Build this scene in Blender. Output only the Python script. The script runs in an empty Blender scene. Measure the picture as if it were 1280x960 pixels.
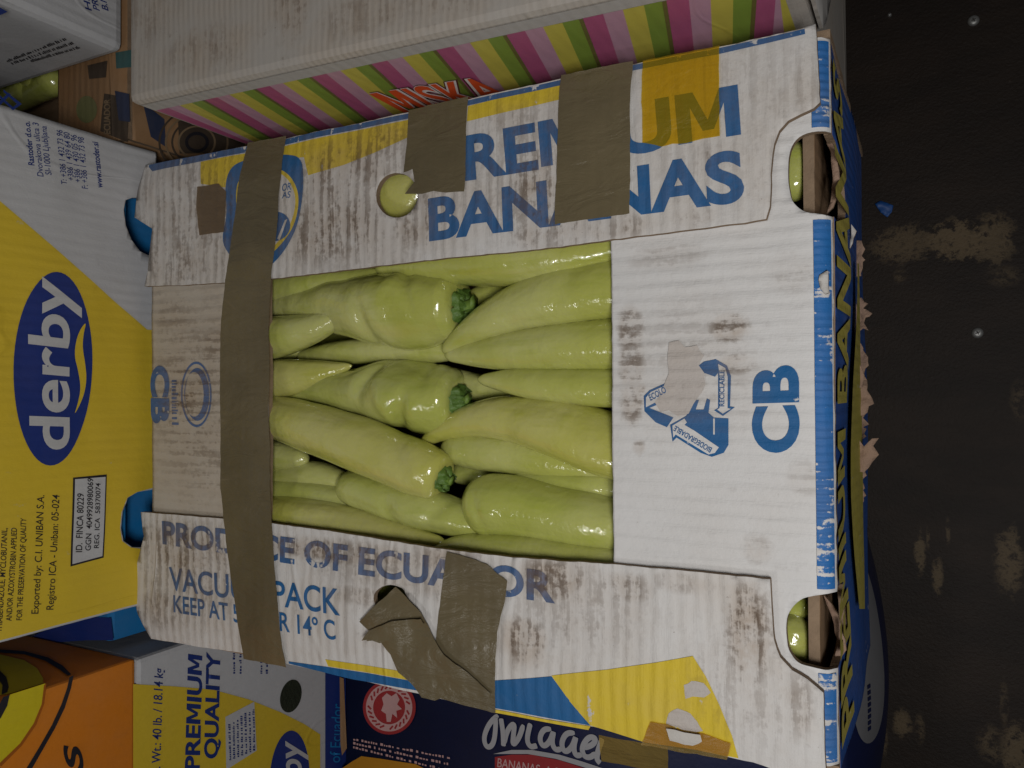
import bpy, bmesh, math, random
from mathutils import Vector, Matrix, noise
from mathutils.geometry import tessellate_polygon
random.seed(7)
S = bpy.context.scene
C = S.collection
R_ = math.radians

# ------------------------------------------------------------------ camera
ZT = 0.48                       # height of the pepper box lid above the floor
FPX = 988.0
CAM = Vector((0.0451, 0.0026, ZT + 0.4181))
a, b, c = 0.48319, 0.01517, -0.00614
ROT = Matrix.Rotation(a, 3, 'Y') @ Matrix.Rotation(b, 3, 'X') @ Matrix.Rotation(c, 3, 'Z')
cd = bpy.data.cameras.new('camera'); cam = bpy.data.objects.new('camera', cd); C.objects.link(cam)
cd.sensor_width = 36.0; cd.lens = 36.0 * FPX / 1280.0; cd.clip_start = 0.01; cd.clip_end = 50
cam.matrix_world = Matrix.Translation(CAM) @ ROT.to_4x4()
S.camera = cam

# ------------------------------------------------------------------ light
w = bpy.data.worlds.new('World'); S.world = w; w.use_nodes = True
w.node_tree.nodes['Background'].inputs[0].default_value = (0.95, 0.96, 1.0, 1)
w.node_tree.nodes['Background'].inputs[1].default_value = 0.034
def area(name, loc, target, size, power, col=(1, 0.985, 0.965), sy=None):
    l = bpy.data.lights.new(name, 'AREA'); l.energy = power; l.color = col
    l.shape = 'RECTANGLE'; l.size = size; l.size_y = sy or size
    o = bpy.data.objects.new(name, l); C.objects.link(o); o.location = loc
    o.rotation_euler = (Vector(target) - Vector(loc)).to_track_quat('-Z', 'Y').to_euler()
    return o
area('lamp_main', (0.22, -0.12, ZT + 0.64), (-0.02, 0, ZT), 0.16, 2.65)
# a cluster of small bulbs: these give the little rows of glints on the peppers
for i in range(2):
    for j in range(3):
        area('lamp_bulb', (0.15 + 0.07 * i, -0.26 + 0.05 * j + 0.02 * i, ZT + 0.62), (-0.2, -0.02, ZT), 0.010, 0.12)
for i in range(3):
    for j in range(4):
        area('lamp_bulb', (-0.42 + 0.055 * i + 0.01 * j, -0.58 + 0.045 * j, ZT + 0.78), (-0.2, -0.02, ZT), 0.006, 0.075)
vs = S.view_settings
vs.view_transform = 'Standard'; vs.look = 'None'; vs.exposure = 0.0; vs.gamma = 1.0; vs.use_curve_mapping = False

# ------------------------------------------------------------------ measuring helpers
def at(px, py, ax, val):
    """the point of a real plane (axis ax = val) that the photograph shows at px, py"""
    d = ROT @ Vector(((px - 640) / FPX, -(py - 480) / FPX, -1.0))
    return CAM + d * ((val - CAM[ax]) / d[ax])

class Surf:
    """a panel: (u, v) on it, h = distance proud of it"""
    def __init__(s, ax, val, sign=1, warp=None):
        s.ax, s.val, s.sign, s.warp = ax, val, sign, warp
        s.i = [(1, 2), (0, 2), (0, 1)][ax]
    def uv(s, px, py):
        p = at(px, py, s.ax, s.val); return Vector((p[s.i[0]], p[s.i[1]]))
    def P(s, pts): return [s.uv(*p) for p in pts]
    def w(s, u, v, h=0.0):
        q = [0, 0, 0]; q[s.i[0]] = u; q[s.i[1]] = v
        q[s.ax] = s.val + s.sign * h + (s.warp(u, v) if s.warp else 0)
        return Vector(q)

# ------------------------------------------------------------------ scene helpers
def thing(name, label, cat, loc, group=None):
    o = bpy.data.objects.new(name, None); C.objects.link(o); o.location = loc; o.empty_display_size = .03
    o['label'] = label; o['category'] = cat
    if group: o['group'] = group
    return o
def link(name, me, mats, parent=None, smooth=True):
    o = bpy.data.objects.new(name, me); C.objects.link(o)
    for m in (mats if isinstance(mats, (list, tuple)) else [mats]): me.materials.append(m)
    if smooth:
        me.polygons.foreach_set('use_smooth', [True] * len(me.polygons))
    if parent:
        o.parent = parent
        M = Matrix.Translation(-parent.location)
        p = parent.parent
        if p and parent.type == 'MESH': M = Matrix.Identity(4)
        if parent.type == 'MESH': M = Matrix.Identity(4)
        o.matrix_parent_inverse = M
    return o
def bm_obj(name, bm, mats, parent=None, smooth=True):
    me = bpy.data.meshes.new(name); bm.normal_update(); bm.to_mesh(me); bm.free()
    return link(name, me, mats, parent, smooth)
def tag(o, label, cat, group=None):
    o['label'] = label; o['category'] = cat
    if group: o['group'] = group
    return o

def loops2d(loops):
    bm = bmesh.new()
    vs3 = [[Vector((p[0], p[1], 0)) for p in l] for l in loops]
    flat = [p for l in vs3 for p in l]
    bv = [bm.verts.new(p) for p in flat]
    for t in tessellate_polygon(vs3):
        try: bm.faces.new([bv[i] for i in t])
        except ValueError: pass
    bmesh.ops.dissolve_limit(bm, angle_limit=0.01, verts=bm.verts[:], edges=bm.edges[:])
    for f in bm.faces:
        if f.normal.z < 0: f.normal_flip()
    bm.normal_update()
    for f in bm.faces:
        if f.normal.z < 0: f.normal_flip()
    return bm
def grid_cut(bm, su, sv):
    if not bm.verts: return
    for ax, st in ((0, su), (1, sv)):
        if not st: continue
        lo = min(v.co[ax] for v in bm.verts); hi = max(v.co[ax] for v in bm.verts)
        k = math.ceil(lo / st + .02)
        while k * st < hi - st * .02:
            no = [0, 0, 0]; no[ax] = 1; co = [0, 0, 0]; co[ax] = k * st
            bmesh.ops.bisect_plane(bm, geom=bm.verts[:] + bm.edges[:] + bm.faces[:], dist=1e-7, plane_co=co, plane_no=no)
            k += 1
def to_surf(bm, surf, h):
    for v in bm.verts: v.co = surf.w(v.co.x, v.co.y, h)
def face_out(bm, surf):
    bm.normal_update()
    n = Vector((0, 0, 0))
    for f in bm.faces: n += f.normal * f.calc_area()
    if n[surf.ax] * surf.sign < 0:
        bmesh.ops.reverse_faces(bm, faces=bm.faces[:])
def rough_loop(pts, step=.004, amp=.0003, seed=0.0):
    out = []
    n = len(pts)
    for i in range(n):
        p, q = Vector(pts[i][:2]), Vector(pts[(i + 1) % n][:2])
        k = max(1, int((q - p).length / step))
        for j in range(k):
            r = p.lerp(q, j / k)
            d = noise.noise_vector(Vector((r.x * 160, r.y * 160, seed)))
            out.append(Vector((r.x + d.x * amp, r.y + d.y * amp)))
    return out
def sheet(name, surf, loops, mat, edge, parent, thick=.004, cut=.007, h=0.0, rag=.0004):
    """a cardboard panel with its own thickness; loops[0] outline, the rest holes"""
    loops = [rough_loop(l, .004, rag, i) for i, l in enumerate(loops)]
    bm = loops2d(loops); grid_cut(bm, cut, cut)
    to_surf(bm, surf, h); face_out(bm, surf)
    bmesh.ops.triangulate(bm, faces=bm.faces[:])
    top = bm.faces[:]
    r = bmesh.ops.extrude_face_region(bm, geom=top)
    nv = [g for g in r['geom'] if isinstance(g, bmesh.types.BMVert)]
    nf = [g for g in r['geom'] if isinstance(g, bmesh.types.BMFace)]
    off = [0, 0, 0]; off[surf.ax] = surf.sign * thick
    # the extruded copy stays as the outer skin, the original goes inwards
    for f in bm.faces: f.material_index = 1
    keep = set(nf)
    for f in keep: f.material_index = 0
    moved = set(nv)
    for v in bm.verts:
        if v not in moved: v.co -= Vector(off)
    bmesh.ops.recalc_face_normals(bm, faces=bm.faces[:])
    o = bm_obj(name, bm, [mat, edge], parent, smooth=False)
    for p in o.data.polygons:
        if p.material_index == 0: p.use_smooth = True
    return o
def decal(name, surf, loops, mat, parent, h=.0004, cut=.007):
    bm = loops2d(loops); grid_cut(bm, cut, cut); bmesh.ops.triangulate(bm, faces=bm.faces[:])
    to_surf(bm, surf, h); face_out(bm, surf)
    return bm_obj(name, bm, mat, parent)
def dpx(name, surf, pts, mat, parent, h=.0004, cut=.007, holes=()):
    return decal(name, surf, [surf.P(pts)] + [surf.P(q) for q in holes], mat, parent, h, cut)
def sm(pts, k=2):
    for _ in range(k):
        o = []
        for i in range(len(pts)):
            p, q = pts[i], pts[(i + 1) % len(pts)]
            o += [(p[0] * .75 + q[0] * .25, p[1] * .75 + q[1] * .25), (p[0] * .25 + q[0] * .75, p[1] * .25 + q[1] * .75)]
        pts = o
    return pts
def smo(pts, k=2):
    for _ in range(k):
        o = [pts[0]]
        for p, q in zip(pts, pts[1:]):
            o += [(p[0] * .75 + q[0] * .25, p[1] * .75 + q[1] * .25), (p[0] * .25 + q[0] * .75, p[1] * .25 + q[1] * .75)]
        pts = o + [pts[-1]]
    return pts
def ell(cx, cy, rx, ry, n=40, rot=0.0):
    cr, sr = math.cos(rot), math.sin(rot)
    return [(cx + rx * math.cos(t) * cr - ry * math.sin(t) * sr, cy + rx * math.cos(t) * sr + ry * math.sin(t) * cr)
            for t in [2 * math.pi * i / n for i in range(n)]]
_tc = {}
def glyphs(s, bold, shear):
    k = (s, bold, shear)
    if k not in _tc:
        cu = bpy.data.curves.new('t', 'FONT'); cu.body = s; cu.offset = bold; cu.shear = shear; cu.resolution_u = 6
        cu.size = 1
        o = bpy.data.objects.new('t', cu); C.objects.link(o)
        dg = bpy.context.evaluated_depsgraph_get(); me = o.evaluated_get(dg).to_mesh()
        V = [v.co.copy() for v in me.vertices]; F = [tuple(p.vertices) for p in me.polygons]
        o.evaluated_get(dg).to_mesh_clear(); bpy.data.objects.remove(o); bpy.data.curves.remove(cu)
        if 'M' in s and bold >= .012 and len(s) > 0:
            V, F = [], []
            cap = max(v.y for v in glyphs('H', bold, 0)[0])
            xi = max(v.x for v in glyphs('I', bold, 0)[0])
            for i, ch in enumerate(s):
                if ch == ' ': continue
                off = (max(v.x for v in glyphs2(s[:i] + 'I', bold)) - xi) if i else 0.0
                if ch == 'M':
                    wv = glyphs2('M', bold); a0 = min(v.x for v in wv); a1 = max(v.x for v in wv)
                    lp = [(0, 0), (0, 1), (.29, 1), (.5, .40), (.71, 1), (1, 1), (1, 0), (.77, 0), (.77, .70), (.59, .20), (.41, .20), (.23, .70), (.23, 0)]
                    pv = [Vector((a0 + (a1 - a0) * p[0], cap * p[1], 0)) for p in lp]
                    n0 = len(V); V += [Vector((p.x + off, p.y, 0)) for p in pv]
                    F += [tuple(n0 + q for q in t) for t in tessellate_polygon([pv])]
                else:
                    gv, gf = glyphs(ch, bold, shear); n0 = len(V)
                    V += [Vector((p.x + off, p.y, 0)) for p in gv]; F += [tuple(n0 + q for q in t) for t in gf]
        _tc[k] = (V, F)
    return _tc[k]
def glyphs2(s, bold):
    cu = bpy.data.curves.new('t', 'FONT'); cu.body = s; cu.offset = bold; cu.resolution_u = 2
    o = bpy.data.objects.new('t', cu); C.objects.link(o)
    dg = bpy.context.evaluated_depsgraph_get(); me = o.evaluated_get(dg).to_mesh()
    V = [v.co.copy() for v in me.vertices]
    o.evaluated_get(dg).to_mesh_clear(); bpy.data.objects.remove(o); bpy.data.curves.remove(cu)
    return V
def text_uv(surf, s, O, U, V, mat, parent, bold=.015, shear=0.0, h=.0005, cut=.007, name='lettering', bend=None):
    vv, ff = glyphs(s, bold, shear)
    x0 = min(v.x for v in vv); x1 = max(v.x for v in vv)
    cap = max(v.y for v in glyphs('H', bold, 0)[0])
    bm = bmesh.new()
    B = []
    for v in vv:
        a_ = (v.x - x0) / (x1 - x0); b_ = v.y / cap
        if bend: b_ += bend(a_)
        B.append(bm.verts.new(Vector(((O + U * a_ + V * b_).x, (O + U * a_ + V * b_).y, 0))))
    for f in ff:
        try: bm.faces.new([B[i] for i in f])
        except ValueError: pass
    if cut:
        grid_cut(bm, cut, cut); bmesh.ops.triangulate(bm, faces=bm.faces[:])
    to_surf(bm, surf, h); face_out(bm, surf)
    return bm_obj(name, bm, mat, parent)
def text(surf, s, p0, p1, ptop, mat, parent, **k):
    O, E, T = surf.uv(*p0), surf.uv(*p1), surf.uv(*ptop)
    return text_uv(surf, s, O, E - O, T - O, mat, parent, **k)
def scribble(surf, p0, p1, ptop, mat, parent, n, h=.0004, name='small_print'):
    """print too small to read: a broken row of strokes"""
    O, E, T = surf.uv(*p0), surf.uv(*p1), surf.uv(*ptop)
    U, V = E - O, T - O
    bm = bmesh.new(); x = 0.0; rr = random.Random(int(p0[0] * 31 + p0[1]))
    while x < 1:
        wd = rr.uniform(.35, .8) / n; hh = rr.uniform(.55, 1)
        q = [O + U * x, O + U * (x + wd), O + U * (x + wd) + V * hh, O + U * x + V * hh]
        bm.faces.new([bm.verts.new((p.x, p.y, 0)) for p in q])
        x += wd + rr.choice([.25, .3, .35, .9]) / n
    to_surf(bm, surf, h); face_out(bm, surf)
    return bm_obj(name, bm, mat, parent)

# ------------------------------------------------------------------ materials
class NT:
    def __init__(s, name):
        s.m = bpy.data.materials.new(name); s.m.use_nodes = True; s.t = s.m.node_tree; s.t.nodes.clear()
        s.out = s.n('ShaderNodeOutputMaterial'); s.pos = s.n('ShaderNodeNewGeometry').outputs['Position']
    def n(s, k): return s.t.nodes.new(k)
    def l(s, a, b): s.t.links.new(a, b)
    def put(s, sock, v):
        if hasattr(v, 'is_linked'): s.l(v, sock)
        elif v is not None:
            if hasattr(sock.default_value, '__len__') and len(sock.default_value) == 4 and len(v) == 3: v = (*v, 1)
            sock.default_value = v
    def math(s, op, a, b=None, c=None, clamp=False):
        n = s.n('ShaderNodeMath'); n.operation = op; n.use_clamp = clamp
        for i, v in enumerate((a, b, c)):
            if v is not None: s.put(n.inputs[i], v)
        return n.outputs[0]
    def vmath(s, op, a, b):
        n = s.n('ShaderNodeVectorMath'); n.operation = op; s.put(n.inputs[0], a); s.put(n.inputs[1], b)
        return n.outputs['Value'] if op in ('LENGTH', 'DOT_PRODUCT') else n.outputs[0]
    def noise(s, vec, scale, detail=4, rough=.6, dist=0.0):
        n = s.n('ShaderNodeTexNoise'); s.l(vec, n.inputs['Vector']); n.inputs['Scale'].default_value = scale
        n.inputs['Detail'].default_value = detail; n.inputs['Roughness'].default_value = rough; n.inputs['Distortion'].default_value = dist
        return n.outputs[0]
    def step(s, v, lo, hi, a=0.0, b=1.0):
        n = s.n('ShaderNodeMapRange'); n.interpolation_type = 'SMOOTHSTEP'; s.put(n.inputs[0], v)
        for i, x in zip((1, 2, 3, 4), (lo, hi, a, b)): s.put(n.inputs[i], x)
        return n.outputs[0]
    def mix(s, f, a, b):
        n = s.n('ShaderNodeMix'); n.data_type = 'RGBA'; s.put(n.inputs[0], f); s.put(n.inputs[6], a); s.put(n.inputs[7], b)
        return n.outputs[2]
    def xyz(s):
        n = s.n('ShaderNodeSeparateXYZ'); s.l(s.pos, n.inputs[0]); return n.outputs
    def blobs(s, lst, nz, amp=1.5):
        """soft spots at (x, y, rx, ry, strength) in metres, their rims broken by noise nz"""
        tot = None
        for (x, y, rx, ry, k) in lst:
            v = s.vmath('SUBTRACT', s.pos, (x, y, 0)); v = s.vmath('MULTIPLY', v, (1 / rx, 1 / ry, 0))
            d = s.math('ADD', s.vmath('LENGTH', v, None), s.math('MULTIPLY_ADD', nz, amp, -amp / 2))
            o = s.step(d, 1.1, .45, 0.0, k)
            tot = o if tot is None else s.math('MAXIMUM', tot, o)
        return tot
    def bsdf(s, col, rough, bump=None, dist=.001, strength=1.0, spec=.4, **kw):
        p = s.n('ShaderNodeBsdfPrincipled'); s.put(p.inputs['Base Color'], col); s.put(p.inputs['Roughness'], rough)
        p.inputs['Specular IOR Level'].default_value = spec
        for k, v in kw.items(): s.put(p.inputs[k.replace('_', ' ')], v)
        if bump is not None:
            b_ = s.n('ShaderNodeBump'); b_.inputs['Distance'].default_value = dist; b_.inputs['Strength'].default_value = strength
            s.l(bump, b_.inputs['Height']); s.l(b_.outputs[0], p.inputs['Normal'])
        s.l(p.outputs[0], s.out.inputs[0]); return p

WHITE = (.60, .585, .57)
KRAFT = (.30, .19, .11)
def paper(name, col, ridge=0, dirt=.5, blobs=None, wear=0.0, bump=.00045, pitch=.0078, base=WHITE, rough=.62, spec=.3, grime=(.085, .050, .026), streak=1.0, crease=1.6):
    t = NT(name); x = t.xyz(); run = {0: (190, 15, 15), 1: (15, 190, 15), 2: (15, 15, 190)}[ridge]
    n1 = t.noise(t.pos, 22, 7, .65); n2 = t.noise(t.pos, 260, 4, .6); n3 = t.noise(t.pos, 60, 6, .7)
    st = t.noise(t.vmath('MULTIPLY', t.pos, run), 1.0, 5, .65)
    ph = t.math('MULTIPLY_ADD', n1, 4.5, 0)
    rd = t.math('SINE', t.math('MULTIPLY_ADD', x[ridge], 2 * math.pi / pitch, ph))
    crest = t.step(rd, .1, 1.0)
    cc = col
    if wear > 0:
        wv = t.math('ADD', n3, t.math('MULTIPLY_ADD', crest, .05, t.math('MULTIPLY_ADD', st, .35, -.17)))
        cc = t.mix(t.step(wv, .72 - .22 * wear, .78 - .22 * wear), cc, base)
    # faint tone changes of the board itself
    cc = t.mix(t.step(n1, .3, .75, 0.0, .35 * min(1, dirt)), cc, (.38, .29, .20))
    g = t.math('MULTIPLY', t.step(n3, .56, .82), t.math('MULTIPLY_ADD', crest, .6, .25))
    g = t.math('MULTIPLY', g, dirt)
    if blobs:
        bb = t.blobs(blobs, n3)
        cc = t.mix(t.math('MULTIPLY', bb, t.step(n3, .3, .7, .15, .62)), cc, (.31, .215, .135))
        sk = t.step(t.math('ADD', st, t.math('MULTIPLY_ADD', rd, .05 * streak, t.math('MULTIPLY_ADD', n2, .5, -.25))), .47, .60)
        bb = t.math('MULTIPLY', t.math('MULTIPLY', bb, sk), t.step(n3, .30, .58, .40, .85))
        g = t.math('ADD', g, bb, clamp=True)
    fleck = t.step(t.noise(t.pos, 420, 2, .5), .74, .80, 0.0, .5 * min(1, dirt))
    g = t.math('MAXIMUM', g, fleck)
    cc = t.mix(g, cc, grime)
    hgt = t.math('MULTIPLY', rd, t.math('MULTIPLY_ADD', n1, 1.9, -.55))
    hgt = t.math('ADD', hgt, t.math('MULTIPLY_ADD', n3, 1.8, t.math('MULTIPLY_ADD', n2, .5, t.math('MULTIPLY', st, 1.6))))
    # thin handling creases
    run2 = {0: (9, 1.3, 4), 1: (1.3, 9, 4), 2: (1.3, 4, 9)}[ridge]
    cn = t.noise(t.vmath('MULTIPLY', t.pos, run2), 1.0, 2, .45, .12)
    cr = t.step(t.math('ABSOLUTE', t.math('SUBTRACT', cn, .5)), 0.0, .010, 1.0, 0.0)
    cr = t.math('MULTIPLY', cr, t.step(t.noise(t.pos, 6, 2, .5), .46, .60))
    hgt = t.math('ADD', hgt, t.math('MULTIPLY', cr, crease))
    t.bsdf(cc, rough, hgt, bump, 1.0, spec)
    return t.m
def plain(name, col, rough=.5, bump=0.0002, scale=120, var=.25, spec=.4, **kw):
    t = NT(name); n1 = t.noise(t.pos, scale * .2, 5, .6); n2 = t.noise(t.pos, scale, 5, .65)
    cc = t.mix(t.step(n1, .3, .75, 0.0, var), col, tuple(v * .55 for v in col))
    t.bsdf(cc, rough, n2, bump, 1.0, spec, **kw)
    return t.m
def world_blobs(lst):
    o = []
    for (px, py, rx, ry, k) in lst:
        p = at(px, py, 2, ZT); q = at(px + rx, py + ry, 2, ZT); o.append((p.x, p.y, abs(q.x - p.x), abs(q.y - p.y), k))
    return o
STAINS = world_blobs([(430, 215, 75, 50, .75), (415, 285, 95, 45, .8), (520, 275, 40, 45, .7), (668, 235, 42, 62, .75), (268, 262, 26, 40, .7),
    (225, 325, 70, 45, .6), (690, 288, 70, 20, .7), (470, 180, 60, 25, .6), (205, 250, 40, 60, .55), (1008, 110, 18, 60, .35), (960, 240, 30, 40, .3),
    (640, 165, 60, 40, .4), (770, 285, 60, 14, .55), (870, 270, 40, 14, .3),
    (420, 690, 140, 36, .8), (690, 725, 55, 40, .9), (655, 800, 40, 45, .9), (935, 790, 38, 85, 1.0), (780, 735, 40, 28, .7), (230, 690, 80, 60, .75),
    (560, 700, 60, 30, .6), (460, 745, 60, 25, .5), (1000, 880, 25, 60, .45), (850, 730, 50, 20, .4), (200, 760, 40, 40, .6), (470, 800, 25, 20, .3), (240, 280, 110, 110, .55), (450, 250, 160, 110, .45), (230, 720, 90, 100, .5), (520, 720, 200, 60, .4), (720, 760, 110, 90, .35), (900, 150, 160, 130, .22), (940, 860, 120, 110, .3), (660, 210, 130, 110, .35)])
STAINS2 = world_blobs([(783, 412, 20, 34, .95), (785, 455, 20, 40, .9), (786, 505, 18, 34, .8), (908, 410, 34, 22, .95), (915, 455, 30, 16, .8), (795, 560, 10, 12, .6),
    (797, 485, 8, 8, .9), (1005, 600, 30, 30, .25), (990, 340, 40, 30, .25), (230, 490, 50, 60, .75), (262, 430, 26, 24, .6), (255, 580, 30, 60, .5), (212, 400, 30, 40, .45), (945, 690, 24, 24, .35), (240, 500, 80, 150, .5), (860, 460, 110, 110, .25), (830, 320, 60, 16, .3)])
M = {}
M['lid'] = paper('lid_board', WHITE, 0, .85, STAINS)
M['lid_blue'] = paper('lid_ink_blue', (.004, .098, .27), 0, .2, STAINS, wear=.02)
M['lid_blue_worn'] = paper('lid_ink_blue_worn', (.025, .10, .25), 0, .5, STAINS, wear=.42)
M['lid_yellow'] = paper('lid_ink_yellow', (.62, .46, .025), 0, .5, STAINS, wear=.18)
M['flap'] = paper('flap_board', (.62, .61, .60), 1, .30, STAINS2)
M['flap_left'] = paper('flap_left_board', (.47, .425, .365), 1, .9, STAINS2)
M['flap_blue'] = paper('flap_ink_blue', (.004, .098, .27), 1, .2, STAINS2, wear=.12)
M['flap_blue_worn'] = paper('flap_ink_blue_worn', (.02, .11, .30), 1, .5, STAINS2, wear=.5)
M['fold_blue'] = paper('fold_ink_blue', (.015, .13, .38), 1, .4, None, wear=.6, pitch=.004)
M['torn'] = paper('torn_paper', (.47, .43, .40), 1, .5, None, bump=.0006)
M['panel_blue'] = paper('panel_ink_blue', (.008, .07, .30), 1, .3, None, wear=.1)
M['panel_yellow'] = paper('panel_ink_yellow', (.42, .36, .06), 1, .5, None, wear=.1)
M['panel_white'] = paper('panel_board', (.5, .48, .45), 1, .6, None)
M['kraft'] = paper('kraft_board', KRAFT, 1, .6, None, bump=.0003)
M['kraft_edge'] = plain('kraft_cut_edge', (.27, .19, .125), .85, .0006, 500, .5, .2)
# clean printed boards of the boxes round about
def board(name, col, ridge=1, dirt=.15, wear=0.0, bump=.00022, **k): return paper(name, col, ridge, dirt, None, wear, bump, **k)
M['b_white'] = board('board_white', (.50, .50, .51), 1)
M['b_yellow'] = board('board_ink_yellow', (.66, .47, .03), 1, base=(.6, .5, .2), wear=.1)
M['b_navy'] = board('board_ink_navy', (.010, .030, .19), 1, .1)
M['b_blue'] = board('board_ink_blue', (.006, .17, .44), 1, .2)
M['b_black'] = board('board_ink_black', (.015, .014, .02), 1, .1)
M['b_ink'] = board('board_ink_text', (.01, .03, .17), 1, .1)
STAINS3 = world_blobs([(440, 40, 26, 60, .55), (250, 70, 70, 45, .35), (620, 20, 90, 30, .4), (200, 100, 30, 20, .5), (340, 100, 60, 14, .4), (520, 62, 70, 12, .4)])
M['m_white'] = paper('fruit_box_board', (.37, .345, .315), 0, 1.0, STAINS3, bump=.0002, pitch=.0045, crease=4.0)
M['m_rim'] = paper('fruit_box_rim', (.40, .385, .37), 0, .25, None, bump=.00015)
def gloss(name, col): return paper(name, col, 0, .12, None, bump=.0001, rough=.35, spec=.5)
M['s_mag'] = gloss('stripe_magenta', (.38, .085, .19)); M['s_lil'] = gloss('stripe_lilac', (.46, .26, .35))
M['s_yel'] = gloss('stripe_yellow', (.50, .44, .07)); M['s_grn'] = gloss('stripe_green', (.19, .28, .04)); M['s_dark'] = gloss('stripe_dark', (.13, .12, .03))  # the last is the narrow dark band printed beside the green
M['orange'] = board('board_orange', (.62, .19, .012), 1, .25); M['lime'] = board('board_lime', (.58, .47, .012), 1, .15)
M['o_red'] = gloss('logo_orange_red', (.70, .09, .02)); M['o_white'] = gloss('logo_white', (.75, .70, .68)); M['o_brown'] = gloss('logo_outline', (.10, .02, .02))
M['navy'] = plain('navy_box_board', (.007, .012, .055), .45, .0003, 90, .4); M['n_red'] = plain('navy_box_red', (.30, .02, .025), .5)
M['n_white'] = plain('navy_box_white', (.36, .36, .38), .5); M['n_grey'] = plain('navy_box_grey', (.17, .17, .18), .5); M['n_rose'] = plain('navy_box_rose', (.50, .30, .30), .5); M['n_gold'] = plain('navy_box_gold', (.45, .20, .01), .5)
M['brown'] = paper('brown_box_board', (.25, .135, .06), 0, .5, None, bump=.0003)
M['brown_blue'] = paper('brown_box_navy', (.014, .028, .075), 0, .25, None, bump=.0002); M['brown_dark'] = paper('brown_box_dark', (.05, .035, .025), 0, .3, None, bump=.0002)
M['brown_green'] = paper('brown_box_green', (.15, .15, .06), 0, .3, None, bump=.0002); M['brown_teal'] = paper('brown_box_teal', (.04, .11, .11), 0, .3, None, bump=.0002)
M['brown_lite'] = paper('brown_box_light', (.22, .15, .085), 0, .3, None, bump=.0002)

def tape_mat(name, col, alpha=1.0, tint=None):
    t = NT(name)
    wr = t.noise(t.vmath('MULTIPLY', t.pos, (30, 70, 30)), 1, 6, .6, .8); n2 = t.noise(t.pos, 14, 4, .6); n3 = t.noise(t.pos, 240, 3, .6)
    x = t.xyz(); rd = t.math('SINE', t.math('MULTIPLY', x[0], 2 * math.pi / .0078))
    cc = t.mix(t.step(n2, .3, .75), col, tuple(v * .72 for v in col))
    cc = t.mix(t.step(n3, .6, .8, 0, .25), cc, (.20, .16, .12))
    cc = t.mix(t.step(wr, .62, .80, 0, .35), cc, (.21, .165, .11))
    h = t.math('ADD', t.math('MULTIPLY', wr, 3.0), t.math('MULTIPLY_ADD', rd, .05, t.math('MULTIPLY', n3, .15)))
    p = t.bsdf(cc, t.step(n2, .3, .8, .24, .42), h, .00075, 1.0, .5)
    if alpha < 1:
        tr = t.n('ShaderNodeBsdfTransparent'); tr.inputs[0].default_value = (*tint, 1)
        mx = t.n('ShaderNodeMixShader'); mx.inputs[0].default_value = alpha
        t.l(tr.outputs[0], mx.inputs[1]); t.l(p.outputs[0], mx.inputs[2]); t.l(mx.outputs[0], t.out.inputs[0])
    return t.m
M['tape'] = tape_mat('brown_tape', (.142, .114, .064))
M['tape2'] = tape_mat('brown_tape_thin', (.20, .145, .09), .7, (.6, .42, .25))
M['tape_y'] = tape_mat('amber_tape', (.62, .40, .03), .36, (1.0, .76, .11))
M['tape_b'] = tape_mat('amber_brown_tape', (.34, .23, .06), .45, (.92, .66, .22))

def pepper_mat(name, col, col2, shade):
    t = NT(name)
    n1 = t.noise(t.pos, 16, 3, .5); n2 = t.noise(t.pos, 45, 4, .6); n3 = t.noise(t.pos, 500, 2, .5)
    cc = t.mix(t.step(n1, .38, .64), col, col2)
    cc = t.mix(t.step(t.noise(t.vmath('MULTIPLY', t.pos, (14, 90, 60)), 1, 4, .6), .50, .72, 0, .5), cc, shade)
    cc = t.mix(t.step(n2, .60, .80, 0, .5), cc, shade)
    sp = t.step(n3, .73, .78, 0, .25)
    cc = t.mix(sp, cc, (.25, .24, .05))
    h = t.math('ADD', t.math('MULTIPLY', n2, 1.0), t.math('MULTIPLY', t.noise(t.pos, 150, 3, .5), .4))
    t.bsdf(cc, t.step(n2, .3, .7, .12, .22), h, .0016, 1.0, .6, Subsurface_Weight=.25, Subsurface_Radius=(.008, .009, .002), Subsurface_Scale=1.0, Coat_Weight=.7, Coat_Roughness=.045)
    return t.m
PEP = [pepper_mat('pepper_skin_pale', (.43, .445, .105), (.50, .505, .18), (.34, .37, .045)),
       pepper_mat('pepper_skin_yellow', (.465, .455, .095), (.52, .50, .165), (.38, .385, .04)),
       pepper_mat('pepper_skin_green', (.415, .44, .10), (.47, .485, .155), (.32, .37, .04))]
M['calyx'] = plain('calyx_green', (.10, .185, .03), .42, .0012, 260, .7, .5)
M['stem'] = plain('stem_green', (.15, .24, .04), .5, .0006, 260, .5)

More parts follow.
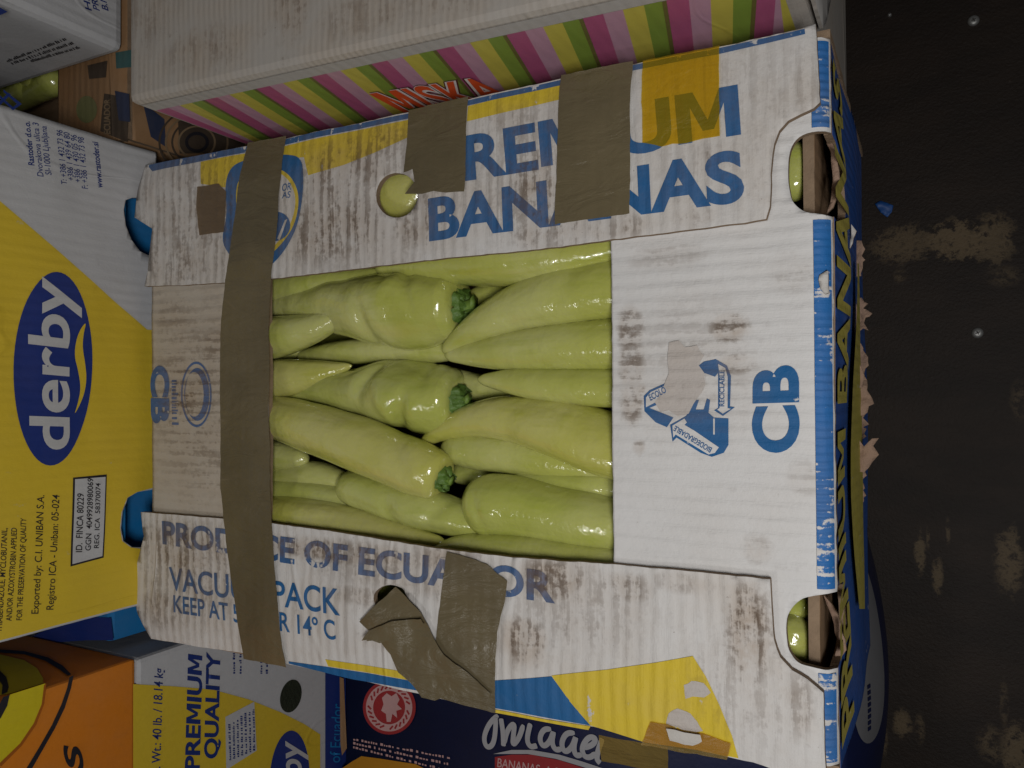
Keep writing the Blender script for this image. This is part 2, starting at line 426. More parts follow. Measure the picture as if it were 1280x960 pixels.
# ------------------------------------------------------------------ floor
def floor_mat():
    t = NT('dark_plywood')
    n1 = t.noise(t.vmath('MULTIPLY', t.pos, (5, 14, 5)), 1, 7, .7); n3 = t.noise(t.vmath('MULTIPLY', t.pos, (75, 75, 75)), 1, 9, .75); n4 = t.noise(t.pos, 330, 3, .6)
    lst = []
    for (px, py, rx, ry, k) in [(1130, 305, 60, 28, .75), (1200, 300, 60, 26, .95), (1240, 300, 40, 42, .8), (1125, 345, 14, 14, .5), (1255, 345, 36, 20, .5),
                                (1150, 690, 10, 36, .8), (1172, 720, 10, 30, .8), (1185, 665, 5, 26, .6), (1160, 672, 4, 20, .6), (1262, 700, 26, 60, .75), (1275, 500, 22, 40, .5),
                                (1128, 905, 16, 26, .8), (1105, 925, 8, 30, .6), (1240, 930, 30, 40, .6), (1270, 945, 26, 60, .8), (1255, 880, 10, 50, .5), (1150, 910, 10, 30, .6), (1175, 725, 8, 10, .5)]:
        p = at(px, py, 2, 0); q = at(px + rx, py + ry, 2, 0); lst.append((p.x, p.y, abs(q.x - p.x), abs(q.y - p.y), k))
    bl = t.blobs(lst, n3, 4.5)
    cc = t.mix(t.step(n1, .35, .7), (.014, .0095, .007), (.025, .0165, .0115))
    cc = t.mix(t.step(n3, .60, .74, 0, .35), cc, (.010, .008, .007))
    cc = t.mix(t.step(n4, .69, .76, 0, .55), cc, (.10, .075, .058))
    br = t.step(t.math('ADD', n3, t.math('MULTIPLY', bl, .22)), .54, .68)
    cc = t.mix(t.math('MULTIPLY', t.math('MULTIPLY', bl, br), .85), cc, (.15, .108, .06))
    t.bsdf(cc, .6, t.math('ADD', n3, n4), .0006, 1, .25)
    return t.m
bm = bmesh.new(); bmesh.ops.create_grid(bm, x_segments=4, y_segments=4, size=4.0)
floor = bm_obj('floor', bm, floor_mat()); floor['kind'] = 'structure'
M['steel'] = plain('dull_steel', (.30, .30, .29), .45, .0002, 400, .3, .5, Metallic=.6)
M['slot'] = plain('screw_recess', (.05, .045, .04), .7)
for px, py in ((1217, 25), (1222, 416), (1112, 18)):
    p = at(px, py, 2, .002); r = .0052 if px > 1200 else .002
    bm = bmesh.new(); prof = [(0, .0022), (.45, .0024), (.8, .0018), (1.0, .0005), (1.02, -.002)]
    rings = []
    for (k, z) in prof[1:]:
        rings.append([bm.verts.new((p.x + r * k * math.cos(t * math.pi / 8), p.y + r * k * math.sin(t * math.pi / 8), z + .0005)) for t in range(16)])
    bm.faces.new(rings[0])
    for q0, q1 in zip(rings, rings[1:]):
        for t in range(16): bm.faces.new((q0[t], q1[t], q1[(t + 1) % 16], q0[(t + 1) % 16]))
    bmesh.ops.recalc_face_normals(bm, faces=bm.faces[:])
    sc = bm_obj('screw_head', bm, M['steel'], floor)
    bm = bmesh.new()
    for ang in (0.4, 0.4 + math.pi / 2):
        cx, sx = math.cos(ang), math.sin(ang); q = [(-.38, -.1), (.38, -.1), (.38, .1), (-.38, .1)]
        bm.faces.new([bm.verts.new((p.x + r * (x * cx - y * sx), p.y + r * (x * sx + y * cx), .0032 + (.0002 if ang > 1 else 0))) for x, y in q])
    bm_obj('screw_recess', bm, M['slot'], sc)
SF = Surf(2, 0.0, 1, lambda u, v: .0035 + .0025 * noise.noise(Vector((u * 130, v * 130, 3))))
scrap = sheet('paper_scrap', SF, [SF.P([(1094, 256), (1101, 252), (1109, 254), (1117, 258), (1115, 266), (1109, 272), (1101, 266)])], plain('blue_scrap', (.01, .07, .26), .5), plain('blue_scrap_edge', (.02, .09, .25), .6), None, .0006, .003)
tag(scrap, 'small torn blue scrap lying alone on the dark floor', 'scrap')

# ------------------------------------------------------------------ the pepper box
X0, X1, HY = -.5, 0.004, .1875
def warp(u, v):
    e = max(0.0, 1 - min(abs(v - HY), abs(v + HY)) / .03)
    z = .0022 * noise.noise(Vector((u * 9, v * 9, 1.7))) + .0012 * noise.noise(Vector((u * 26, v * 26, 4.1)))
    return z - .0025 * e * e
def fold(u): # the flap turns down over the near edge of the box
    r = .008
    u -= X1
    if u < -r: return 0
    k = min(1.0, (u + r) / r); return -r * (1 - math.sqrt(max(0, 1 - k * k)))
ST = Surf(2, ZT, 1, warp)
SR = Surf(2, ZT - .0055, 1, lambda u, v: warp(u, v) * .6 + fold(u))
SL = Surf(2, ZT - .0055, 1, lambda u, v: warp(u, v) * .6)
box = thing('pepper_box', 'worn white banana carton patched with brown tape, lid window open on pale peppers', 'carton', (-.25, 0, .24))
top_flap = [(179, 206), (240, 195), (320, 178), (420, 158), (510, 138), (600, 119), (700, 98), (800, 77), (900, 56), (1000, 33), (1019, 28), (1022, 70), (1025, 128), (1017, 135), (1000, 143),
    (985, 151), (974, 163), (968, 180), (964, 205), (963, 240), (962, 258), (957, 273), (930, 278), (860, 287), (766, 299), (700, 308), (640, 315), (560, 323), (480, 332), (400, 341),
    (340, 348), (280, 353), (220, 357), (182, 358), (186, 340), (189, 312), (191, 286), (180, 279), (169, 272), (173, 240)]
F1 = sheet('long_flap', ST, [ST.P(top_flap), ST.P(ell(496, 244, 26, 28, 30))], M['lid'], M['kraft_edge'], box)
bot_flap = [(176, 640), (250, 646), (338, 654), (440, 668), (540, 685), (640, 697), (764, 706), (860, 714), (963, 724), (965, 760), (968, 800), (975, 822), (990, 838), (1010, 850), (1029, 866),
    (1030, 900), (1031, 940), (1033, 985), (940, 956), (820, 930), (740, 910), (620, 890), (520, 868), (400, 840), (300, 818), (185, 800), (172, 768), (163, 735), (166, 722), (180, 670)]
F2 = sheet('long_flap', ST, [ST.P(bot_flap), ST.P(ell(489, 747, 20, 16, 24))], M['lid'], M['kraft_edge'], box)
uR = SR.uv(765, 500).x; uL = SL.uv(335, 500).x
hA = SR.P(smo([(1034, 268), (1015, 267), (1000, 262), (989, 250), (985, 225), (985, 200), (990, 180), (1004, 167), (1034, 162)]))
hB = SR.P(smo([(1034, 838), (1003, 832), (989, 820), (983, 800), (983, 775), (990, 757), (1006, 746), (1034, 742)]))
for h in (hA, hB): h[0].x = h[-1].x = X1 - .0002
F3 = sheet('end_flap', SR, [[(uR, -HY + .004), (X1 - .0002, -HY + .004)] + hB + hA + [(X1 - .0002, HY - .004), (uR, HY - .004)]], M['flap'], M['kraft_edge'], box)
F4 = sheet('end_flap', SL, [[(X0, -HY + .004), (uL, -HY + .004), (uL, HY - .004), (X0, HY - .004)]], M['flap_left'], M['kraft_edge'], box)
# walls
SFRONT = Surf(0, X1, 1, lambda u, v: .004 * noise.noise(Vector((u * 7, v * 7, 9))) * min(1, (ZT - v) / .06))
zt = ZT - .0135
def notch(h, d): # hand hole carried on down the front panel
    ya, yb = h[0].y, h[-1].y
    n = 24
    return [(ya + (yb - ya) * (.5 - .5 * math.cos(math.pi * i / n)), zt - d * math.sin(math.pi * i / n) ** .6) for i in range(n + 1)]
outline = [(-HY, .242), (-HY, zt)] + notch(hB, .05) + notch(hA, .05) + [(HY, zt), (HY, .242)]
front = sheet('front_panel', SFRONT, [outline], M['panel_blue'], M['kraft_edge'], box)
for nm, sf, rect in (('side_panel', Surf(1, HY, 1), [(X0, .242), (X1, .242), (X1, zt + .004), (X0, zt + .004)]), ('side_panel', Surf(1, -HY, -1), [(X0, .242), (X1, .242), (X1, zt + .004), (X0, zt + .004)]),
                     ('back_panel', Surf(0, X0, -1), [(-HY + .005, .242), (HY - .005, .242), (HY - .005, zt + .004), (-HY + .005, zt + .004)])):
    sheet(nm, sf, [rect], M['panel_white'] if nm == 'side_panel' else M['b_blue'], M['kraft_edge'], box, cut=.05)
sheet('bottom_panel', Surf(2, .2445, 1), [[(X0 + .005, -HY + .005), (X1 - .005, -HY + .005), (X1 - .005, HY - .005), (X0 + .005, HY - .005)]], M['kraft'], M['kraft_edge'], box, .004, .06)
# inner tray: its kraft wall shows in the hand holes
sheet('inner_wall', Surf(0, -.0055, 1), [[(-HY + .006, .25), (-HY + .006, zt - .006), (HY - .006, zt - .006), (HY - .006, .25)]], M['kraft'], M['kraft_edge'], box, .0055, .03)
# folded blue border, yellow lettering, yellow band of the front
ue = SR.uv(1019, 500).x
def border(y0, y1): decal('blue_border', SR, [[(ue, y0), (X1 - .0008, y0), (X1 - .0008, y1), (ue, y1)]], M['fold_blue'], box, .0004, .002)
border(hB[-1].y + .002, hA[0].y - .002); border(hA[-1].y + .002, HY - .006); border(-HY + .006, hB[0].y - .002)
zA, zB = SFRONT.uv(1056, 500).y, SFRONT.uv(1044, 500).y
text_uv(SFRONT, 'PREMIUM BANANAS', Vector((-.176, zA)), Vector((.352, 0)), Vector((0, zB - zA)), M['panel_yellow'], box, bold=.03, h=.0012, cut=.01)
dpx('yellow_band', SFRONT, [(1060, 330), (1061, 400), (1060, 480), (1060, 560), (1061, 620), (1063, 700), (1065, 760), (1071, 760), (1073, 700), (1074, 600), (1072, 480), (1068, 400), (1063, 330)], M['panel_yellow'], box, .003, .01)
# torn bits of board at the foot of the front panel and on its fold
def tear(pts, z, mat, warpamp=.004, nm='torn_board'):
    s_ = Surf(2, z, 1, lambda u, v: warpamp * noise.noise(Vector((u * 120, v * 120, z * 50))))
    return sheet(nm, s_, [s_.P(pts)], mat, M['kraft_edge'], box, .0022, .004, rag=.0016)
TK = plain('torn_kraft', (.33, .22, .16), .85, .0012, 260, .5, .2)
tear([(1062, 360), (1066, 395), (1069, 420), (1078, 410), (1086, 414), (1079, 402), (1072, 385), (1066, 365)], .33, TK)
tear([(1064, 280), (1069, 286), (1067, 305), (1063, 312)], .40, M['panel_white'])
tear([(1066, 425), (1074, 430), (1073, 452), (1080, 470), (1078, 482), (1072, 490), (1072, 520), (1074, 545), (1066, 560)], .33, TK)
tear([(1068, 552), (1076, 550), (1080, 558), (1090, 548), (1097, 549), (1092, 558), (1100, 568), (1092, 578), (1085, 585), (1080, 592), (1070, 590)], .335, TK, .007)
tear([(1024, 342), (1033, 338), (1037, 345), (1038, 366), (1033, 369), (1027, 362)], ZT - .006, M['panel_white'], .002, 'torn_fold')
tear([(1030, 168), (1040, 176), (1046, 192), (1049, 215), (1047, 245), (1041, 262), (1034, 267), (1040, 245), (1041, 215), (1039, 190)], ZT - .03, TK, .004, 'torn_rim')
tear([(1032, 745), (1042, 757), (1050, 778), (1056, 800), (1058, 815), (1049, 824), (1044, 838), (1036, 836), (1042, 822), (1047, 805), (1042, 780), (1036, 760)], ZT - .03, TK, .004, 'torn_rim')

rg = random.Random(3)
for (ya, yb, z_, big) in ((372, 408, .315, 10), (430, 476, .30, 7), (470, 520, .325, 12), (515, 556, .30, 8), (556, 600, .315, 13), (300, 345, .33, 4), (600, 640, .31, 5)):
    n_ = 9; inner = [(1063, ya + (yb - ya) * i / n_) for i in range(n_ + 1)]
    outer = [(1076 + big * 1.3 * (.2 + rg.random()) * math.sin(math.pi * (i + .6) / (n_ + 1.2)), ya + (yb - ya) * i / n_ + rg.uniform(-2, 2)) for i in range(n_ + 1)]
    tear(inner + outer[::-1], z_, TK, .006)

# ---- print on the far long flap
LB, LBW, LY = M['lid_blue'], M['lid_blue_worn'], M['lid_yellow']
dpx('blue_border', ST, [(182, 206), (320, 179), (510, 140), (700, 100), (900, 58), (1005, 34), (1006, 41), (900, 66), (700, 107), (510, 148), (320, 187), (190, 214)], LBW, F1, .0004, .012)
dpx('yellow_patch', ST, [(250, 202), (310, 190), (310, 225), (285, 235), (252, 230)], LY, F1, .00035)
dpx('yellow_patch', ST, [(330, 186), (430, 165), (512, 148), (512, 170), (470, 190), (430, 206), (385, 219), (379, 196), (340, 200)], LY, F1, .00035)
dpx('yellow_patch', ST, [(584, 132), (640, 119), (700, 107), (702, 125), (640, 139), (584, 152)], LY, F1, .00035)
sh = sm([(288, 210), (303, 200), (330, 193), (355, 192), (376, 196), (380, 222), (378, 250), (372, 280), (360, 305), (345, 325), (330, 338), (300, 330), (287, 320), (276, 300), (284, 268), (282, 235)])
shi = sm([(300, 222), (318, 212), (340, 208), (360, 216), (372, 235), (374, 255), (368, 280), (355, 300), (340, 316), (325, 326), (305, 318), (294, 300), (296, 270), (295, 240)])
shj = sm([(302, 226), (320, 216), (340, 212), (358, 221), (368, 238), (370, 255), (364, 278), (352, 296), (338, 311), (325, 320), (308, 312), (298, 298), (300, 270), (299, 242)])
dpx('shield_emblem', ST, sh, LB, F1, .0006, holes=[shi]); dpx('shield_line', ST, shi, LY, F1, .0006, holes=[shj]); dpx('shield_field', ST, shj, M['lid'], F1, .0006)
text(ST, 'OR', (352, 239), (364, 237), (353, 230), M['lid_blue'], F1, bold=.01, h=.0008); text(ST, 'AS', (352, 248), (363, 247), (353, 240), M['lid_blue'], F1, bold=.01, h=.0008)
dpx('emblem_oval', ST, ell(343, 283, 20, 18, 28, -.5), LB, F1, .0008)
dpx('emblem_mark', ST, [(346, 298), (356, 275), (359, 274), (349, 300)], M['lid'], F1, .001)
text(ST, 'PREMIUM', (541, 231), (927, 169), (538, 179), LB, F1, bold=.034)
text(ST, 'BANANAS', (538, 300), (931, 249), (536, 249), LB, F1, bold=.034)
# ---- print on the near long flap
text(ST, 'PRODUCE OF ECUADOR', (203, 679), (694, 753), (203, 651), LBW, F2, bold=.03)
text(ST, 'VACUUM PACK', (211, 737), (428, 768), (210, 709), LB, F2, bold=.012)
text(ST, 'KEEP AT 58ºF OR 14º C', (217, 765), (422, 799), (216, 744), LB, F2, bold=.012)
dpx('yellow_stripe', ST, [(407, 824), (460, 832), (503, 839), (640, 866), (640, 876), (510, 850), (460, 841), (410, 833)], LY, F2, .00035)
dpx('blue_stripe', ST, [(360, 827), (410, 834), (460, 842), (512, 851), (640, 878), (640, 886), (522, 864), (440, 850), (360, 830)], LB, F2, .00035)
dpx('blue_patch', ST, [(610, 851), (690, 845), (712, 875), (737, 908), (680, 898), (610, 885)], LB, F2, .0005)
dpx('yellow_stripe', ST, [(612, 887), (680, 900), (737, 909), (734, 914), (612, 891)], LY, F2, .00065)
dpx('yellow_patch', ST, [(690, 844), (760, 837), (820, 828), (866, 820), (882, 845), (900, 882), (915, 920), (922, 950), (860, 938), (805, 930), (737, 908), (712, 876)], LY, F2, .0005)
for q in ([(855, 856), (865, 851), (880, 853), (888, 866), (880, 872), (866, 870), (857, 873)], [(832, 906), (836, 892), (848, 885), (862, 892), (872, 903), (878, 915), (860, 917), (846, 910)]):
    decal('torn_patch', ST, [rough_loop(ST.P(q), .002, .0009)], M['torn'], F2, .0007)
# ---- print on the near end flap
FB = M['flap_blue']
text(SR, 'CB', (996, 566), (996, 456), (941, 566), FB, F3, bold=.04)
text(SL, 'CB', (191, 457), (191, 529), (213, 457), M['flap_blue_worn'], F4, bold=.05)
decal('torn_patch', SR, [rough_loop(SR.P([(836, 428), (850, 425), (858, 434), (872, 432), (880, 445), (872, 455), (880, 466), (884, 480), (878, 492), (868, 505), (862, 516), (848, 520), (836, 512), (826, 514), (820, 503), (828, 490), (832, 478), (836, 466), (834, 450)]), .003, .0012)], M['torn'], F3, .0009)
W_ = M['flap']
dpx('recycling_arrow', SR, [(869, 461), (880, 452), (895, 449), (909, 457), (914, 470), (913, 508), (919, 509), (904, 520), (893, 513), (898, 510), (898, 466), (894, 471), (880, 466)], FB, F3, .0005)
dpx('arrow_field', SR, [(898, 455), (907, 460), (910, 471), (910, 510), (914, 511), (904, 517), (897, 512), (900, 510), (900, 470)], W_, F3, .0008)
text(SR, 'RECICLABLE', (906, 508), (906, 463), (900, 508), FB, F3, bold=.02, h=.0011)
dpx('recycling_arrow', SR, [(805, 495), (812, 488), (832, 479), (837, 488), (834, 497), (822, 506), (812, 510), (835, 519), (842, 522), (834, 534), (820, 528), (806, 514)], FB, F3, .0005)
dpx('arrow_field', SR, [(808, 497), (814, 490), (832, 482), (836, 488), (833, 496), (808, 509)], W_, F3, .0008)
text(SR, 'ECOLÓ', (814, 501), (834, 490), (811, 494), FB, F3, bold=.02, h=.0011)
dpx('recycling_arrow', SR, [(838, 531), (858, 520), (862, 512), (866, 500), (874, 500), (870, 512), (880, 512), (884, 498), (888, 500), (886, 516), (893, 522), (911, 523), (911, 556), (905, 566), (890, 571), (876, 566), (846, 547), (841, 552)], FB, F3, .0005)
dpx('arrow_field', SR, [(841, 532), (856, 523), (859, 528), (856, 531), (868, 538), (899, 559), (894, 566), (886, 568), (845, 543), (842, 547)], W_, F3, .0008)
text(SR, 'BIODEGRADABLE', (891, 560), (845, 532), (888, 566), FB, F3, bold=.02, h=.0011)
dpx('arrow_line', SR, [(892, 523), (894, 523), (894, 543), (892, 543)], W_, F3, .0008)
# faint twin mark on the far end flap
FW = M['flap_blue_worn']
dpx('round_emblem', SL, ell(246, 493, 19, 41, 40), FW, F4, .0004, holes=[ell(246, 493, 17, 38, 40)])
dpx('round_emblem', SL, ell(247, 493, 15, 33, 40), FW, F4, .0004, holes=[ell(243, 493, 12, 28, 40)])
scribble(SL, (216, 475), (216, 528), (224, 475), FW, F4, 12)

# ---- tape
def tape(pts, mat, h=.0011, extra=None, nm='tape'):
    s_ = Surf(2, ZT, 1, (lambda u, v: warp(u, v) + extra(u, v)) if extra else warp)
    bm = loops2d([rough_loop(s_.P(pts), .003, .0005)]); grid_cut(bm, .006, .006); bmesh.ops.triangulate(bm, faces=bm.faces[:])
    to_surf(bm, s_, h); face_out(bm, s_)
    return bm_obj(nm, bm, mat, box)
wr = lambda k, am: (lambda u, v: am * (1 + noise.noise(Vector((u * 45, v * 45, k)))))
tape([(308, 178), (355, 169), (352, 220), (346, 290), (340, 345), (337, 420), (336, 520), (338, 600), (341, 655), (348, 730), (354, 790), (358, 834), (303, 824), (296, 760), (284, 680), (277, 610), (276, 520), (278, 440), (284, 350), (293, 280), (302, 220)], M['tape'], .0012, wr(2, .0006))
tape([(510, 137), (585, 120), (585, 180), (583, 240), (560, 242), (545, 240), (530, 243), (508, 243), (520, 228), (517, 212), (506, 216), (510, 180)], M['tape'], .0012, wr(3, .0006))
tape([(702, 95), (792, 76), (790, 140), (788, 268), (760, 272), (725, 276), (694, 281), (698, 200)], M['tape'], .0012, wr(4, .0005))
tape([(804, 76), (899, 56), (900, 120), (901, 172), (880, 175), (860, 180), (842, 181), (828, 184), (805, 180), (804, 130)], M['tape_y'], .0012, wr(5, .0003))
tape([(248, 234), (275, 230), (284, 240), (280, 290), (250, 294), (246, 260)], M['tape2'], .001)
tape([(560, 689), (590, 697), (610, 705), (636, 726), (633, 750), (624, 790), (621, 840), (619, 892), (580, 882), (548, 872), (548, 800), (554, 740)], M['tape'], .0012, wr(6, .0005))
tape([(456, 774), (498, 732), (512, 744), (532, 764), (537, 775), (548, 795), (562, 815), (590, 838), (616, 864), (614, 870), (560, 868), (546, 874), (530, 870), (515, 850), (502, 838), (494, 815), (478, 797), (464, 799), (468, 786)], M['tape'], .0016, lambda u, v: .0022 * (1 + noise.noise(Vector((u * 60, v * 60, 8)))))
tape([(462, 797), (470, 784), (500, 772), (536, 770), (540, 778), (512, 790), (484, 800), (472, 794)], M['tape'], .0050, lambda u, v: .0018 * (1 + noise.noise(Vector((u * 80, v * 80, 11)))), 'tape_fold')
tape([(814, 902), (836, 905), (846, 911), (878, 917), (915, 929), (908, 951), (870, 944), (800, 932)], M['tape_b'], .0012, wr(9, .0005))

tape([(742, 926), (800, 936), (830, 941), (822, 985), (735, 970)], M['tape_b'], .0008, lambda u, v: -.02 * max(0, (-HY + .006 - v) / .03), 'tape_end')

decal('torn_patch', ST, [rough_loop(ST.P([(834, 908), (846, 911), (876, 917), (878, 926), (866, 932), (852, 928), (838, 924)]), .002, .0009)], M['panel_white'], box, .0036)

# ------------------------------------------------------------------ peppers
def catmull(P, t):
    n = len(P) - 1; k = min(int(t * n), n - 1); f = t * n - k
    p0, p1, p2, p3 = P[max(k - 1, 0)], P[k], P[k + 1], P[min(k + 2, n)]
    return tuple(.5 * (2 * b_ + (c_ - a_) * f + (2 * a_ - 5 * b_ + 4 * c_ - d_) * f * f + (3 * b_ - a_ - 3 * c_ + d_) * f ** 3) for a_, b_, c_, d_ in zip(p0, p1, p2, p3))
pcount = 0
def pepper_mesh(P3, start, end, seed, lobe, dent, mat, nu=36, nv=84, folds=()):
    """P3: (x, y, z, r) along the spine from the stem end (start) to the tip (end)"""
    bm = bmesh.new(); rings = []
    prof = []
    for i in range(nv + 1):
        t = i / nv; q = catmull(P3, t); prof.append((Vector(q[:3]), max(q[3], .0005)))
    L = [0]
    for i in range(nv): L.append(L[-1] + (prof[i + 1][0] - prof[i][0]).length)
    tot = L[-1]
    r0, r1 = prof[0][1], prof[-1][1]
    # ring list: (centre, tangent, radius, s)
    rs = []
    T0 = (prof[1][0] - prof[0][0]).normalized(); T1 = (prof[-1][0] - prof[-2][0]).normalized()
    if start == 'stem':
        for k, off in ((.10, -.20), (.34, -.24), (.50, -.28), (.66, -.27), (.80, -.21), (.91, -.12)):
            rs.append((prof[0][0] + T0 * r0 * off, T0, r0 * k, 0))
    for i in range(nv + 1):
        T = (prof[min(i + 1, nv)][0] - prof[max(i - 1, 0)][0]).normalized(); r = prof[i][1]
        s = L[i]; e = tot - s
        if start != 'stem':
            ln = r0 * (1.0 if start == 'round' else 2.2)
            if s < ln: r *= math.sqrt(max(.0004, 1 - (1 - s / ln) ** 2)) if start == 'round' else (s / ln + .04) ** .6 if s / ln < .96 else 1
        ln = max(r1, .004) * (1.0 if end == 'round' else 1.5)
        if e < ln: r *= math.sqrt(max(.0009, 1 - (1 - e / ln) ** 2))
        rs.append((prof[i][0], T, r, s / tot))
    for (c_, T, r, s) in rs:
        side = T.cross(Vector((0, 0, 1))).normalized(); up = side.cross(T)
        ring = []
        for j in range(nu):
            th = 2 * math.pi * j / nu
            rr = r * (1 + lobe * math.cos(3 * th + seed * 2.1 + 1.2 * s) * (1 - s) + lobe * .5 * math.cos(2 * th + seed + 2 * s))
            for (s0, am, wd, th0) in folds:
                dt = (th - th0 + math.pi) % (2 * math.pi) - math.pi
                rr *= 1 - am * math.exp(-((s - s0 - .06 * dt * math.sin(s0 * 40)) / wd) ** 2 - (dt / .75) ** 2)
            d = side * math.cos(th) + up * math.sin(th)
            q = c_ + d * rr
            k = noise.noise(Vector((q.x * 26, q.y * 24, q.z * 24 + seed * 7.3))) + .3 * noise.noise(Vector((q.x * 48, q.y * 55, q.z * 55 + seed * 3.1)))
            q += d * (k * dent * r)
            ring.append(bm.verts.new(q))
        rings.append(ring)
    for a_, b_ in zip(rings, rings[1:]):
        for j in range(nu): bm.faces.new((a_[j], a_[(j + 1) % nu], b_[(j + 1) % nu], b_[j]))
    bm.faces.new(rings[0][::-1]); bm.faces.new(rings[-1])
    bmesh.ops.recalc_face_normals(bm, faces=bm.faces[:])
    return bm, rs[0][0] if start == 'stem' else None, T0, r0
def calyx(c_, T, r, seed, parent):
    """crumpled green cap with lobed rim and a short stub of stem"""
    side = T.cross(Vector((0, 0, 1))).normalized(); up = side.cross(T)
    bm = bmesh.new(); rings = []
    n = 30
    for k, off in ((.14, -.42), (.26, -.36), (.42, -.30), (.54, -.22), (.60, -.14), (.64, -.04), (.65, .06)):
        ring = []
        for j in range(n):
            th = 2 * math.pi * j / n
            wv = 1 + (.06 * math.cos(5 * th + seed) + .05 * math.cos(9 * th + 2 * seed)) * (k > .3) + .22 * noise.noise(Vector((math.cos(th) * 2.2, math.sin(th) * 2.2, seed + k * 4)))
            q = c_ + (side * math.cos(th) + up * math.sin(th)) * r * k * wv + T * r * (off - .06 + .42 * noise.noise(Vector((math.cos(th) * 3, math.sin(th) * 3, seed * 3 + k * 7))))
            ring.append(bm.verts.new(c_ + (q - c_) * .86))
        rings.append(ring)
    for a_, b_ in zip(rings, rings[1:]):
        for j in range(n): bm.faces.new((a_[j], a_[(j + 1) % n], b_[(j + 1) % n], b_[j]))
    bm.faces.new(rings[0][::-1])
    bmesh.ops.recalc_face_normals(bm, faces=bm.faces[:])
    o = bm_obj('calyx', bm, M['calyx'], parent)
    bm = bmesh.new(); rings = []
    for i in range(6):
        t = i / 5; cc = c_ - T * r * (.22 + .34 * t) + side * r * .12 * t * t * math.sin(seed) + up * r * .06 * t
        rr = r * (.20 - .03 * t + .05 * (t > .9))
        rings.append([bm.verts.new(cc + (side * math.cos(j * math.pi / 6) + up * math.sin(j * math.pi / 6)) * rr * (1 + .12 * math.cos(3 * j + seed))) for j in range(12)])
    for a_, b_ in zip(rings, rings[1:]):
        for j in range(12): bm.faces.new((a_[j], a_[(j + 1) % 12], b_[(j + 1) % 12], b_[j]))
    bm.faces.new(rings[-1]); bmesh.ops.recalc_face_normals(bm, faces=bm.faces[:])
    bm_obj('stem', bm, M['stem'], parent)
def pepper(label, pts, dz, start='round', end='tip', mat=0, lobe=.03, dent=.05, tilt=0.0, group=None, folds=()):
    """pts: (px, py, half width in px); dz: height of the spine below the lid; tilt: rise of the end over the start"""
    global pcount; pcount += 1; seed = pcount * 1.37
    P3 = []
    n = len(pts) - 1
    for i, (px, py, rp) in enumerate(pts):
        z = ZT - dz + tilt * i / n
        p = at(px, py, 2, z); dep = -((ROT.transposed() @ (p - CAM)).z); P3.append((p.x, p.y, z, rp * dep / FPX))
    bm, c0, T0, r0 = pepper_mesh(P3, start, end, seed, lobe, dent, mat, folds=folds)
    base = Vector((sum(p[0] for p in P3) / len(P3), sum(p[1] for p in P3) / len(P3), min(p[2] - p[3] for p in P3)))
    if start == 'stem':
        root = thing('banana_pepper', label, 'pepper', base, group)
        body = bm_obj('pepper_body', bm, PEP[mat], root)
        calyx(c0, T0, r0, seed, root)
    else:
        for v in bm.verts: v.co -= base
        me = bpy.data.meshes.new('banana_pepper'); bm.to_mesh(me); bm.free()
        root = link('banana_pepper', me, PEP[mat]); root.location = base
        tag(root, label, 'pepper', group)
    return root
G = 'peppers in the top layer of the box'
pepper('broad wrinkled pale pepper with a crumpled green calyx, lying under the BANANAS flap edge', [(566, 384, 43), (530, 385, 48), (480, 385, 47), (420, 383, 34), (370, 382, 22), (310, 384, 14)], .034, 'stem', mat=0, lobe=.06, dent=.12, group=G, folds=[(.13, .11, .020, .9), (.30, .11, .026, 2.2), (.44, .06, .04, .8), (.21, -.05, .03, 1.3)])
pepper('pepper whose blunt tip rests on the broad wrinkled pepper beside the tape', [(300, 424, 27), (345, 421, 27), (390, 410, 20), (425, 394, 12), (452, 378, 3)], .022, mat=0, dent=.04, group=G)
pepper('narrow strip of pepper squeezed between the wrinkled pepper and the one with a dented end', [(585, 432, 14), (540, 437, 17), (470, 438, 16), (410, 442, 13), (372, 446, 6)], .044, mat=0, group=G)
pepper('short pointed yellowish pepper coming out from under the long tape strip', [(300, 476, 25), (345, 474, 25), (390, 468, 18), (440, 457, 3)], .030, mat=1, group=G)
pepper('fat dented shiny pepper with its stem end turned towards the recycling mark', [(563, 500, 37), (535, 498, 44), (490, 490, 41), (440, 487, 28), (395, 488, 16), (350, 494, 9)], .035, 'stem', mat=2, lobe=.08, dent=.15, group=G, folds=[(.18, .20, .032, 2.3), (.37, .26, .04, 1.0), (.27, -.06, .04, 1.7), (.09, .10, .03, .6)])
pepper('long thick yellowish pepper with dark green stem end lying slanted across the middle', [(547, 595, 30), (520, 582, 35), (470, 563, 35), (420, 545, 35), (365, 527, 29), (290, 506, 19)], .024, 'stem', mat=1, lobe=.05, dent=.10, group=G, folds=[(.13, .15, .04, 1.0), (.03, -.05, .03, 1.5), (.55, .05, .05, 2.2)])
pepper('bright green glossy pepper tucked beneath the long slanted pepper', [(424, 608, 15), (450, 612, 24), (500, 627, 29), (550, 641, 28), (590, 653, 20), (625, 662, 8)], .032, 'round', mat=2, dent=.13, group=G, folds=[(.42, .12, .05, 1.2), (.68, .12, .04, 1.8)])
pepper('small end of pepper by the tape, just below the long slanted pepper', [(300, 568, 24), (340, 570, 20), (385, 574, 9)], .033, mat=0, group=G)
pepper('narrow pepper lying between the small pepper end and the bright green one', [(300, 596, 20), (350, 597, 20), (400, 596, 18), (440, 604, 8)], .038, mat=0, group=G)
pepper('slim pepper edge lying directly above the PRODUCE lettering pepper', [(300, 616, 18), (360, 615, 19), (420, 624, 17), (470, 636, 7)], .034, mat=2, group=G)
